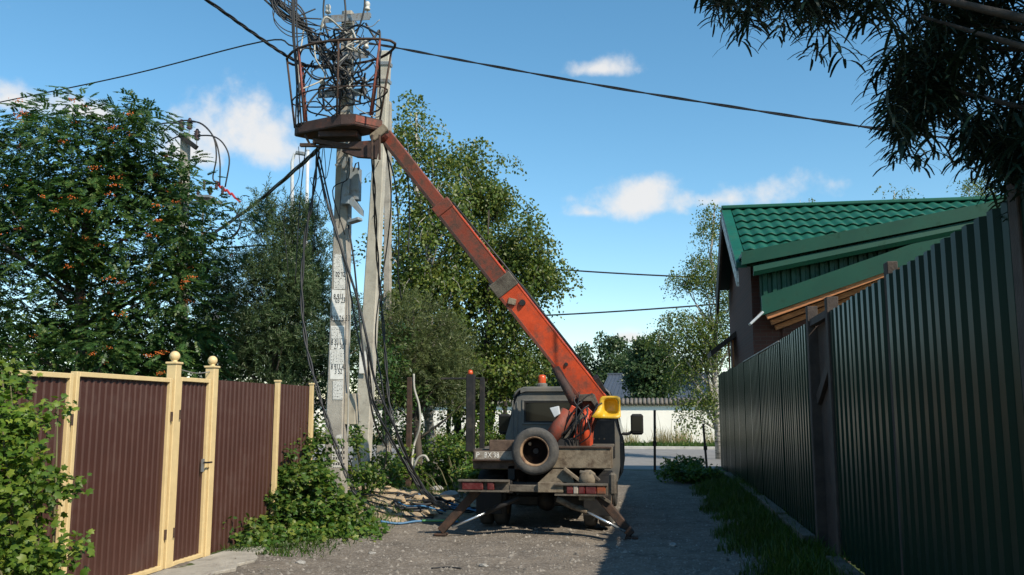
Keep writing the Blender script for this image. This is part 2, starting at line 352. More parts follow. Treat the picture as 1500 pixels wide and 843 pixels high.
def limbs(mb, base, top, clumps, r0, k=26, bend=.25, n=6):
    base, top = Vector(base), Vector(top)
    tp = [base + (top - base) * t + Vector((random.uniform(-1, 1), random.uniform(-1, 1), 0)) * (.06 * (top - base).length * t * (1 - t) * 2) for t in (0, .2, .4, .6, .8, 1)]
    mb.tube(tp, [r0 * (1 - .82 * t) for t in (0, .2, .4, .6, .8, 1)], n + 2)
    idx = rng.choice(len(clumps), min(k, len(clumps)), replace=False)
    for i in idx:
        c = Vector(clumps[i]); h = (c.z - base.z) / max(.1, top.z - base.z); t = max(.12, min(.93, h - .16 - random.random() * .12))
        j = t * 5; a = tp[int(j)].lerp(tp[min(5, int(j) + 1)], j - int(j))
        L_ = (c - a).length; m_ = a.lerp(c, .5) + Vector((random.uniform(-1, 1), random.uniform(-1, 1), random.uniform(0, 1))) * L_ * bend * .4
        rr = r0 * (1 - .82 * t) * .5
        mb.tube([a, a.lerp(m_, .55), m_, m_.lerp(c, .5), c], [rr, rr * .8, rr * .6, rr * .4, rr * .15], n - 1)
# ------------------------------------------------------------------ ground, road
def ground_height(x, y):
    x = np.asarray(x, float); y = np.asarray(y, float)
    fade = np.clip((25.5 - y) / 3, 0, 1) * np.clip((y + 2) / 3, 0, 1)
    h = .28 * np.exp(-(((x + 5.3) / 1.5) ** 2 + ((y - 15.6) / 2.2) ** 2))                    # spoil heap by the poles
    h += .14 / (1 + np.exp(-(x - 1.15) * 7)) * np.clip((24 - y) / 4, 0, 1)                  # verge under the green fence
    h += .05 / (1 + np.exp((x + 3.9) * 5)) * fade
    h += fade * (.018 * np.sin(x * 2.1 + y * .7) * np.sin(y * 1.3 - x * .4) + .010 * np.sin(x * 6.3 + 1) * np.sin(y * 5.1) - .03 * np.exp(-((x + .7) / .25) ** 2) - .03 * np.exp(-((x + 2.5) / .28) ** 2))
    rough = np.exp(-(((x + 4.6) / 1.6) ** 2 + ((y - 15.2) / 2.4) ** 2))
    h += rough * (.05 * np.sin(x * 9 + y * 4) * np.sin(y * 8 - x * 3) + .03 * np.sin(x * 17 + 2) * np.sin(y * 15))
    return h
def build_ground():
    xs = np.concatenate([[-400, -250, -150, -90, -60, -40, -28, -20, -15, -12], np.arange(-10, 3.01, .12), [4, 6, 9, 14, 22, 34, 50, 80, 140, 250, 400]])
    ys = np.concatenate([[-80, -50, -30, -18, -10, -6, -3, 0, 2, 4], np.arange(5, 26, .13), [27, 29, 32, 36, 42, 50, 65, 90, 130, 200, 320, 500]])
    X, Y = np.meshgrid(xs, ys); Z = ground_height(X, Y); fine = (X > -10.1) & (X < 3.1) & (Y > 4.9) & (Y < 26.1)
    Z = Z + np.where(fine, rng.normal(0, .004, Z.shape), 0)
    v = np.stack([X, Y, Z], -1).reshape(-1, 3); nx = len(xs); i = np.arange(nx - 1)[None] + np.arange(len(ys) - 1)[:, None] * nx
    f = np.stack([i, i + 1, i + nx + 1, i + nx], -1).reshape(-1, 4)
    m = bpy.data.materials.new('gravel_soil_and_grass'); m.use_nodes = True; nt = m.node_tree; N = nt.nodes; L = nt.links; p = N['Principled BSDF']; p.inputs['Roughness'].default_value = .95; p.inputs['Specular IOR Level'].default_value = .2
    tc = N.new('ShaderNodeTexCoord'); co = tc.outputs['Object']
    def noise(sc, det=6, ro=.6):
        n = N.new('ShaderNodeTexNoise'); n.inputs['Scale'].default_value = sc; n.inputs['Detail'].default_value = det; n.inputs['Roughness'].default_value = ro; L.new(co, n.inputs['Vector']); return n.outputs['Fac']
    def ramp(fac, stops):
        c = N.new('ShaderNodeValToRGB'); L.new(fac, c.inputs[0]); e = c.color_ramp.elements
        e[0].position, e[0].color = stops[0][0], (*stops[0][1], 1); e[1].position, e[1].color = stops[-1][0], (*stops[-1][1], 1)
        for q, cc in stops[1:-1]: k = e.new(q); k.color = (*cc, 1)
        return c.outputs[0]
    def mix(a, b, fac):
        x = N.new('ShaderNodeMix'); x.data_type = 'RGBA'; L.new(fac, x.inputs[0]); L.new(a, x.inputs[6]); L.new(b, x.inputs[7]); return x.outputs[2]
    vor = N.new('ShaderNodeTexVoronoi'); vor.inputs['Scale'].default_value = 34; L.new(co, vor.inputs['Vector'])
    grav = mix(ramp(noise(2.2), [(.3, (.085, .073, .060)), (.5, (.16, .137, .112)), (.72, (.24, .205, .165))]), ramp(vor.outputs['Color'], [(0, (.08, .068, .057)), (.7, (.20, .175, .148)), (1, (.36, .33, .29))]), ramp(noise(9), [(.38, (0, 0, 0)), (.6, (.75, .75, .75))]))
    clay = ramp(noise(5), [(.3, (.20, .15, .10)), (.5, (.36, .28, .185)), (.75, (.48, .39, .27))])
    grass = ramp(noise(3), [(.3, (.03, .05, .012)), (.7, (.075, .095, .028))])
    at_ = N.new('ShaderNodeAttribute'); at_.attribute_name = 'cover'; sp = N.new('ShaderNodeSeparateColor'); L.new(at_.outputs['Color'], sp.inputs[0])
    def edge(chan, sc):
        a = N.new('ShaderNodeMath'); a.operation = 'MULTIPLY_ADD'; L.new(noise(sc), a.inputs[0]); a.inputs[1].default_value = .9; a.inputs[2].default_value = -.45
        b = N.new('ShaderNodeMath'); b.operation = 'ADD'; L.new(a.outputs[0], b.inputs[0]); L.new(sp.outputs[chan], b.inputs[1])
        r_ = N.new('ShaderNodeMapRange'); L.new(b.outputs[0], r_.inputs[0]); r_.inputs[1].default_value = .42; r_.inputs[2].default_value = .6; return r_.outputs[0]
    c = mix(grav, clay, edge(1, 3)); c = mix(c, grass, edge(0, 2.2)); L.new(c, p.inputs['Base Color'])
    b = N.new('ShaderNodeBump'); b.inputs['Strength'].default_value = .55; b.inputs['Distance'].default_value = .02
    ad = N.new('ShaderNodeMath'); ad.operation = 'ADD'; L.new(noise(45, 4), ad.inputs[0]); L.new(vor.outputs['Distance'], ad.inputs[1]); L.new(ad.outputs[0], b.inputs['Height']); L.new(b.outputs[0], p.inputs['Normal'])
    o = raw_mesh('ground', v, f, m, smooth=True)
    lane = ((v[:, 0] > -3.9) & (v[:, 0] < 1.25) & (v[:, 1] < 26.3))
    left = (v[:, 0] < -4.9) & (v[:, 1] < 26.3)
    g = np.where(lane, 0.0, 1.0); g = np.where(left & (v[:, 1] < 9.8) & (v[:, 0] > -6), .0, g)
    s_ = np.exp(-(((v[:, 0] + 4.3) / 1.5) ** 2 + ((v[:, 1] - 15.0) / 2.3) ** 2) ** 2)
    g = np.where(s_ > .3, .25, g); g = np.where((v[:, 0] > -4.7) & (v[:, 0] < -3.9) & (v[:, 1] < 13), .35, g)
    ca = o.data.color_attributes.new('cover', 'FLOAT_COLOR', 'POINT')
    ca.data.foreach_set('color', np.stack([g, s_, np.zeros_like(g), np.ones_like(g)], 1).astype(np.float32).ravel())
    return tag(o, 'ground of gravel lane, clay and grass', kind='structure')
build_ground()
def road_sheet():
    xs = np.linspace(-160, 160, 81); ys = np.linspace(26.6, 41.6, 12); X, Y = np.meshgrid(xs, ys); Z = np.full_like(X, .012)
    nx = len(xs); i = np.arange(nx - 1)[None] + np.arange(len(ys) - 1)[:, None] * nx
    return raw_mesh('road', np.stack([X, Y, Z], -1).reshape(-1, 3), np.stack([i, i + 1, i + nx + 1, i + nx], -1).reshape(-1, 4), M['asphalt'])
tag(road_sheet(), 'grey asphalt street crossing the end of the lane', kind='structure')
kerb = tag(MB().bb(-160, -4, 41.6, 41.78, -.05, .13).bb(-3.99, 160, 41.6, 41.78, -.05, .13).build('kerb', M['kerbstone'], bevel=.015), 'pale concrete kerb on the far side of the street', kind='structure')

# ------------------------------------------------------------------ white wall and far house
def white_wall():
    t = thing('garden_wall', (-8, 51, 0), 'long white plastered wall with tiled coping across the street', 'wall')
    MB().bb(-48, 12, 50.9, 51.25, -.05, 2.12).build('wall', M['white_wall'], t)
    cp = MB()                                             # tiled coping: small barrel tiles side by side
    for i in range(250):
        x = -48 + i * .24; cp.tube([(x + .12, 50.66, 2.14), (x + .12, 51.08, 2.40)], .115, 6); 
    for i in range(250):
        x = -48 + i * .24; cp.tube([(x + .12, 51.5, 2.14), (x + .12, 51.08, 2.40)], .115, 6)
    cp.bb(-48, 12, 50.75, 51.4, 2.12, 2.16)
    tag(cp.build('coping', M['coping'], t, smooth=True), kind='stuff')
    for x in (-40, -30, -20, -10.5, 6.5): MB().bb(x - .25, x + .25, 50.82, 50.9, -.05, 2.12).build('pilaster', M['white_wall'], t, bevel=.01)
white_wall()
def far_house():
    t = thing('far_house', (3, 68, 0), 'house with a dark blue grey metal roof behind the white wall', 'house')
    x0, x1 = -4.2, 4.6; zr, ze = 4.55, 2.6
    MB().bb(x0 + .4, x1 - .4, 66.6, 72, -.05, 2.75).build('wall', M['housewall'], t)
    m = MB()
    for s_, ya, yb in ((1, 66, 69.3), (-1, 72.6, 69.3)):
        m.prism([(x0, ya, ze), (x1, ya, ze), (x1 - .7, yb, zr), (x0 + .7, yb, zr)], (0, 0, 0), (0, 0, .06))
    for k in range(28):
        f_ = (k + .5) / 28; m.bar((x0 + (x1 - x0) * f_, 66, ze + .08), (x0 + .7 + (x1 - x0 - 1.4) * f_, 69.3, zr + .08), .05, .05)
    m.prism([(x0, 66, ze), (x0 + .7, 69.3, zr), (x0, 72.6, ze)], (0, 0, 0), (.06, 0, 0)); m.prism([(x1, 66, ze), (x1 - .7, 69.3, zr), (x1, 72.6, ze)], (0, 0, 0), (-.06, 0, 0))
    r_ = m.build('roof', M['slate'], t); MB().bb(x0 + .6, x1 - .6, 69.15, 69.45, zr + .02, zr + .14).build('ridge_cap', M['slate'], r_)
    MB().bb(.2, .7, 70, 70.5, 3.6, 5.0).build('chimney', M['coping'], r_, bevel=.02)
    for x in (-2.5, .2, 2.6):
        w_ = MB().bb(x, x + 1.0, 66.52, 66.62, 1.0, 2.2).build('window', M['housewall'], t); MB().bb(x + .08, x + .92, 66.49, 66.515, 1.08, 2.12).build('pane', M['glass'], w_)
far_house()

# ------------------------------------------------------------------ green fence on the right
FX = 1.85
def rib_sheet(y0, y1, z0, z1, x, pitch=.2, depth=.032, axis='y', flat=.45):
    """trapezoidal profiled sheet running along y (or x), ribs upright; z0/z1 may be functions of position; thin but solid"""
    m = MB(); L_ = y1 - y0; n = max(1, round(L_ / pitch)); pit = L_ / n; pr = []
    for i in range(n):
        a = y0 + i * pit; pr += [(a, 0), (a + pit * flat * .5, 0), (a + pit * (flat * .5 + .12), depth), (a + pit * (flat * .5 + .12 + (.76 - flat * .5 - .12)), depth), (a + pit * .88, 0)]
    pr.append((y1, 0)); th = .004
    fz = lambda z, q: z(q) if callable(z) else z
    for k, off in ((0, 0), (1, th)):
        for q, d_ in pr:
            for z in (z0, z1):
                xx = x - d_ + off
                m.v.append((xx, q, fz(z, q)) if axis == 'y' else (q, xx, fz(z, q)))
    n2 = len(pr) * 2
    for i in range(len(pr) - 1):
        a = i * 2; m.f.append((a, a + 2, a + 3, a + 1)); b = n2 + a; m.f.append((b + 1, b + 3, b + 2, b))
        m.f.append((a + 1, a + 3, b + 3, b + 1)); m.f.append((a, b, b + 2, a + 2))
    m.f.append((0, 1, n2 + 1, n2)); e = n2 - 2; m.f.append((e + 1, e, n2 + e, n2 + e + 1))
    return m
def green_fence():
    t = thing('green_fence', (FX, 14, 0), 'tall dark green profiled metal fence along the lane opposite the brown gate', 'fence')
    posts = [2.6, 4.74, 7.38, 9.72, 10.92, 13.45, 16.2, 18.9, 21.6, 24.2, 26.6]
    tops = {0: 2.86, 1: 2.74, 2: 2.72, 4: 2.72, 5: 2.68, 6: 2.68, 7: 2.70, 8: 2.72, 9: 2.74}
    for i in range(len(posts) - 1):
        a, b = posts[i], posts[i + 1]
        if i == 3: continue
        za = ground_height(FX, (a + b) / 2) + .06
        if b - a > 2: 
            mid = (a + b) / 2 + .1
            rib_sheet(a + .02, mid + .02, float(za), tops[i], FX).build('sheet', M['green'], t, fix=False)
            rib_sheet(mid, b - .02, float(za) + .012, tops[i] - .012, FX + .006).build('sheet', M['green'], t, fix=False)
    for i, y in enumerate(posts):
        h = {1: 2.98, 2: 2.84, 3: 2.86, 4: 2.90}.get(i, 2.74)
        if i in (3, 4): MB().bb(FX - .05, FX + .07, y - .06, y + .06, -.1, h).build('post', M['postbrown'], t, bevel=.006)
        elif i in (1, 2): MB().bb(FX - .042 if i == 1 else FX - .012, FX + .07, y - .06, y + .06, -.1, h).build('post', M['postbrown'], t, bevel=.006)
        else: MB().bb(FX + .012, FX + .09, y - .04, y + .04, -.1, h).build('post', M['postbrown'], t, bevel=.006)
    for y0, y1 in ((2.6, 9.7), (10.95, 26.6)):
        for z in (.55, 2.35): MB().bb(FX + .012, FX + .05, y0, y1, z, z + .05).build('rail', M['postbrown'], t)
    MB().bb(FX - .045, FX + .045, 13.5, 18.85, 2.682, 2.70).build('cap_strip', M['galv'], t)
    for i, (y0, y1) in enumerate(((7.6, 9.6), (11, 13.2), (13.3, 16), (16.1, 19.2), (19.3, 23), (23.1, 26.5))):   # plinth boards along the foot
        z = float(ground_height(FX - .1, (y0 + y1) / 2)); MB().bb(FX - .19, FX - .045, y0, y1, z - .08, z + .085 + .02 * (i % 3)).build('plinth_board', M['dusty'], t, bevel=.008)
    # recessed wicket in the gap
    MB().bb(FX + .06, FX + .10, 9.78, 10.86, .05, 2.66).build('wicket_leaf', M['postbrown'], t)
    MB().bar((FX + .03, 9.82, 2.30), (FX + .03, 10.84, 1.80), .04, .13).build('diagonal_brace', M['postbrown'], t)
    MB().bb(FX - .03, FX + .05, 9.79, 10.85, 2.66, 2.74).build('lintel', M['postbrown'], t)
    return t
green_fence()

# ------------------------------------------------------------------ house with green roof
def house():
    t = thing('brick_house', (5, 22.4, 0), 'dark brick house with green tiled metal roof behind the green fence', 'house')
    XL, XR = 1.80, 10.8; YR, ZR = 22.4, 6.69; sl = .578
    bm_ = mat('dark_red_brick', (.07, .032, .027), .9, var=.2, vscale=3, bump=.3)
    nt = bm_.node_tree; N = nt.nodes; br = N.new('ShaderNodeTexBrick'); br.inputs['Scale'].default_value = 3.4; br.inputs['Color1'].default_value = (.075, .026, .019, 1); br.inputs['Color2'].default_value = (.055, .021, .016, 1); br.inputs['Mortar'].default_value = (.06, .045, .04, 1)
    br.inputs['Mortar Size'].default_value = .018; br.inputs['Brick Width'].default_value = .85; br.inputs['Row Height'].default_value = .27
    tc = [n for n in N if n.type == 'TEX_COORD'][0]; mp = N.new('ShaderNodeMapping'); mp.inputs['Rotation'].default_value = (R(90), 0, 0); nt.links.new(tc.outputs['Object'], mp.inputs[0]); nt.links.new(mp.outputs[0], br.inputs[0]); nt.links.new(br.outputs[0], N['Principled BSDF'].inputs['Base Color'])
    # brick body: gable end toward the lane
    wl = MB(); poly = [(0, 19.5, -.05), (0, 25.3, -.05), (0, 25.3, ZR - 2.9 * sl - .1), (0, 22.4, ZR - .16), (0, 19.5, ZR - 2.9 * sl - .1)]
    wl.prism([Vector((XL + .3, p[1], p[2])) for p in poly], (0, 0, 0), (8.2, 0, 0)); wl.build('wall', bm_, t)
    # tiled slope facing the camera
    rf = MB(); d = 19.1
    rf.prism([(XL, d, ZR - (YR - d) * sl), (XR, d, ZR - (YR - d) * sl), (XR, YR, ZR), (XL, YR, ZR)], (0, 0, 0), (0, 0, -.07))
    rf.prism([(XL, 25.15, ZR - 2.75 * sl), (XR, 25.15, ZR - 2.75 * sl), (XR, YR + .002, ZR), (XL, YR + .002, ZR)], (0, 0, 0), (0, 0, -.07))
    roof = rf.build('roof', M['green_trim'], t)
    # one pressed tile: a wave across, stepping down at its lower edge
    tw, tl = .27, .56; nn = 10; V = []; F = []
    rows = ((.14, -.01), (0, .062), (.06, .070), (.5, .040), (1.0, .012))
    for (u, h) in rows:
        for k in range(nn + 1):
            q = k / nn; wv = .045 * (.5 - .5 * math.cos(2 * math.pi * q)) ** .8
            V.append((q * tw, u * tl, h + wv))
    for r_ in range(len(rows) - 1):
        for k in range(nn): a = r_ * (nn + 1) + k; F.append((a, a + 1, a + nn + 2, a + nn + 1))
    tm = bpy.data.meshes.new('tile'); tm.from_pydata(V, [], F); tm.shade_smooth(); tm.materials.append(M['green_tile'])
    ang = math.atan(sl); c_, s_ = math.cos(ang), math.sin(ang)
    for j in range(7):
        for i in range(29):
            x = XL + .19 + i * tw; yy = YR - .16 - (j + 1) * (tl - .055) * c_; zz = ZR + .012 - (YR - yy) * sl
            o = bpy.data.objects.new('tile', tm); col.objects.link(o); o.parent = roof; o.location = Vector((x, yy, zz)) - ORG[roof.name]; o.rotation_euler = (ang, 0, 0)
    MB().bb(XL - .05, XR, YR - .19, YR + .19, ZR + .0, ZR + .09).build('ridge_cap', M['green_tile'], roof, bevel=.02)
    # verge flashing down the lane-side edge of the slope
    MB().prism([(XL - .05, YR - .17, ZR - .17 * sl + .07), (XL + .17, YR - .17, ZR - .17 * sl + .07), (XL + .17, d - .12, ZR - (YR - d + .12) * sl + .08), (XL - .05, d - .12, ZR - (YR - d + .12) * sl + .08)], (0, 0, 0), (0, 0, -.12)).build('verge_flashing', M['green_tile'], roof)
    MB().prism([(XL - .055, d - .15, ZR - (YR - d + .15) * sl - .1), (XL - .055, YR, ZR - .02), (XL - .055, YR, ZR - .34), (XL - .055, d - .15, ZR - (YR - d + .15) * sl - .42)], (0, 0, 0), (.05, 0, 0)).build('bargeboard', M['galv'], roof)
    MB().prism([(XL - .06, 25.45, ZR - 3.05 * sl - .05), (XL - .06, YR, ZR - .02), (XL - .06, YR, ZR - .5), (XL - .06, 25.1, ZR - 2.7 * sl - .75)], (0, 0, 0), (.06, 0, 0)).build('bargeboard', M['postbrown'], roof)
    # front bay under a rising lean roof: fascia and gutter, corrugated green wall, lower trim, raw wooden battens
    yb = 18.55
    A, B = at(1090, 381, yb), at(1478, 303, yb)
    dv = (B - A); 
    fa = MB().prism([A + Vector((-.05, 0, .17)), B + Vector((.8, 0, .17 + .8 * dv.z / dv.x)), B + Vector((.8, 0, -.10 + .8 * dv.z / dv.x)), A + Vector((-.05, 0, -.10))], (0, 0, 0), (0, .06, 0)); fa.build('fascia', M['green_trim'], t)
    ov = MB().prism([A + Vector((-.05, .06, .15)), B + Vector((.8, .06, .15 + .8 * dv.z / dv.x)), B + Vector((.8, .06, .08 + .8 * dv.z / dv.x)), A + Vector((-.05, .06, .08))], (0, 0, 0), (0, 1.3, 0)); ov.build('lean_roof', M['green_trim'], t)
    A2, B2 = at(1103, 398, yb + .16), at(1478, 321, yb + .16)
    gt = MB(); pr = [(0, 0, .13), (-.03, -.10, .10), (-.04, -.12, -.02), (0, -.07, -.1), (0, 0, -.1)]
    d2 = B2 - A2; n_ = len(pr)
    gt.add([A2 + Vector((0, p[1], p[2])) for p in pr] + [B2 + Vector((.6, p[1], p[2] + .6 * d2.z / d2.x)) for p in pr], [tuple(range(n_)), tuple(range(n_, 2 * n_))] + [(i, (i + 1) % n_, n_ + (i + 1) % n_, n_ + i) for i in range(n_)])
    gt.build('gutter', M['green_trim'], t)
    yw = yb + .42
    C, D = at(1114, 450, yw), at(1345, 372, yw); E_ = at(1114, 398, yw)
    sl2 = (D.z - C.z) / (D.x - C.x); slf = dv.z / dv.x
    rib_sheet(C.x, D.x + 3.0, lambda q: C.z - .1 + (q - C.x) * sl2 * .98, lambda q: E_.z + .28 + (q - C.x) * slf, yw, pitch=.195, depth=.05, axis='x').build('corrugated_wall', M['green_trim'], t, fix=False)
    yt = yb + .10
    C, D = at(1116, 448, yt), at(1345, 369, yt); k = (D.z - C.z) / (D.x - C.x)
    MB().prism([C + Vector((0, 0, .2)), D + Vector((2.5, 0, .2 + 2.5 * k)), D + Vector((2.5, 0, -.16 + 2.5 * k)), C + Vector((0, 0, -.2))], (0, 0, 0), (0, .05, 0)).build('lower_trim', M['green_trim'], t)
    for q in range(4):
        yq = yt + .12 + q * .30; a = C + Vector((.10 + .12 * q, yq - yt, -.23 - .085 * q)); b = D + Vector((2, yq - yt, -.17 - .07 * q + 2 * k))
        MB().bar(a, b, .11, .10).build('batten', M['wood'], t, bevel=.005)
    MB().prism([C + Vector((0, .1, -.12)), D + Vector((2, .1, -.08 + 2 * k)), D + Vector((2, 2.2, -.08 + 2 * k)), C + Vector((0, 2.2, -.12))], (0, 0, 0), (0, 0, .03)).build('soffit', M['wood'], t)
    MB().bar(at(1098, 476, yt), at(1117, 458, yt), .30, .05).build('gutter_end', M['whitish'], t, bevel=.01)
    MB().bb(2.7, 8, yb + .9, yb + 0.948, -.05, 3.9).build('wall', bm_, t)
    # low porch roof at the far end
    P0 = at(1034, 522, 23.6); 
    MB().prism([Vector((1.46, 23.4, P0.z)), Vector((2.15, 23.4, P0.z + .53)), Vector((2.15, 23.4, P0.z + .67)), Vector((1.44, 23.4, P0.z + .12))], (0, 0, 0), (0, 1.6, 0)).build('porch_roof', M['postbrown'], t)
    for q in range(3): MB().bb(1.90 + q * .1, 1.94 + q * .1, 23.55, 23.6, 2.2, P0.z + .33 + q * .07).build('porch_slat', M['wood'], t)
    return t
house()

# ------------------------------------------------------------------ brown gate, wicket and fence on the left
LX = -5.04
def framed_leaf(name, y0, y1, z0, z1, label, cat, handle=None):
    t = thing(name, (LX, (y0 + y1) / 2, 0), label, cat)
    s_ = .045
    rib_sheet(y0 + .03, y1 - .03, z0 + .03, z1 - .03, LX, pitch=.095, depth=.012).build('sheet', M['brown_sheet'], t, fix=False)
    for a, b in ((y0, y0 + s_), (y1 - s_, y1)): MB().bb(LX - .03, LX + .035, a, b, z0, z1).build('frame_stile', M['cream'], t, bevel=.004)
    for a, b in ((z0, z0 + s_), (z1 - s_, z1)): MB().bb(LX - .03, LX + .035, y0 + s_, y1 - s_, a, b).build('frame_rail', M['cream'], t, bevel=.004)
    if handle: MB().bb(LX + .035, LX + .055, handle - .02, handle + .02, 1.0, 1.14).build('lock_plate', M['galv'], t); MB().tube([(LX + .05, handle, 1.1), (LX + .10, handle, 1.1), (LX + .10, handle + .1, 1.1)], .01, 6).build('handle', M['darksteel'], t)
    for z in (z0 + .35, z1 - .4):
        hy = y1 - .005 if name == 'gate_leaf' else y0 + .005
        MB().lathe((LX + .045, hy, z), [(0, -.05), (.014, -.05), (.014, .05), (0, .05)], 8).build('hinge', M['rust'], t)
    return t
framed_leaf('gate_leaf', 5.05, 7.08, .06, 1.99, 'brown sheet gate leaf in a cream frame, partly behind a sunlit bush', 'gate')
framed_leaf('gate_leaf', 7.12, 8.70, .06, 2.01, 'brown sheet gate leaf in a cream frame hung on the ball-topped post', 'gate')
framed_leaf('wicket_door', 8.85, 9.53, .06, 2.03, 'narrow brown wicket door in cream frame between two ball-topped posts', 'door', handle=9.40)
def ball_post(y, label):
    t = thing('gate_post', (LX, y, 0), label, 'post')
    MB().bb(LX - .055, LX + .055, y - .055, y + .055, -.1, 2.16).build('shaft', M['cream'], t, bevel=.006)
    MB().bb(LX - .068, LX + .068, y - .068, y + .068, 2.16, 2.185).build('cap', M['cream'], t, bevel=.006)
    MB().lathe((LX, y, 2.185), [(0.001, 0), (.03, .0), (.03, .012)] + [(.055 * math.sin(q), .062 - .055 * math.cos(q)) for q in np.linspace(.5, math.pi, 9)], 14).build('ball_finial', M['cream'], t, smooth=True)
ball_post(8.775, 'cream gate post with ball finial, bigger one between gate leaf and wicket')
ball_post(9.60, 'cream gate post with ball finial where the plain brown fence begins')
def brown_fence():
    t = thing('brown_fence', (LX, 11.2, 0), 'brown profiled metal fence with slim cream posts behind the bush', 'fence')
    ys = (9.67, 11.36, 12.58)
    for a, b in zip(ys[:-1], ys[1:]): rib_sheet(a + .0, b - .0, .05, 2.03 + .01 * (a > 10), LX - .01, pitch=.115, depth=.016).build('sheet', M['brown_sheet'], t, fix=False)
    for y in ys[1:]:
        s_ = MB().bb(LX + .0, LX + .06, y - .03, y + .03, -.1, 2.06).build('post', M['cream'], t, bevel=.004); MB().bb(LX - .01, LX + .07, y - .04, y + .04, 2.06, 2.085).build('post_cap', M['cream'], s_, bevel=.004)
    for z in (.45, 1.7): MB().bb(LX - .06, LX - .025, 9.67, 12.6, z, z + .04).build('rail', M['cream'], t)
brown_fence()
tag(MB().tube(smooth_path([(LX, 8.8, 2.12), (LX + .02, 9.2, 2.085), (LX, 9.58, 2.12)]), .006, 5).build('wire', M['galv']), 'thin slack wire between the two ball-topped posts', 'wire')
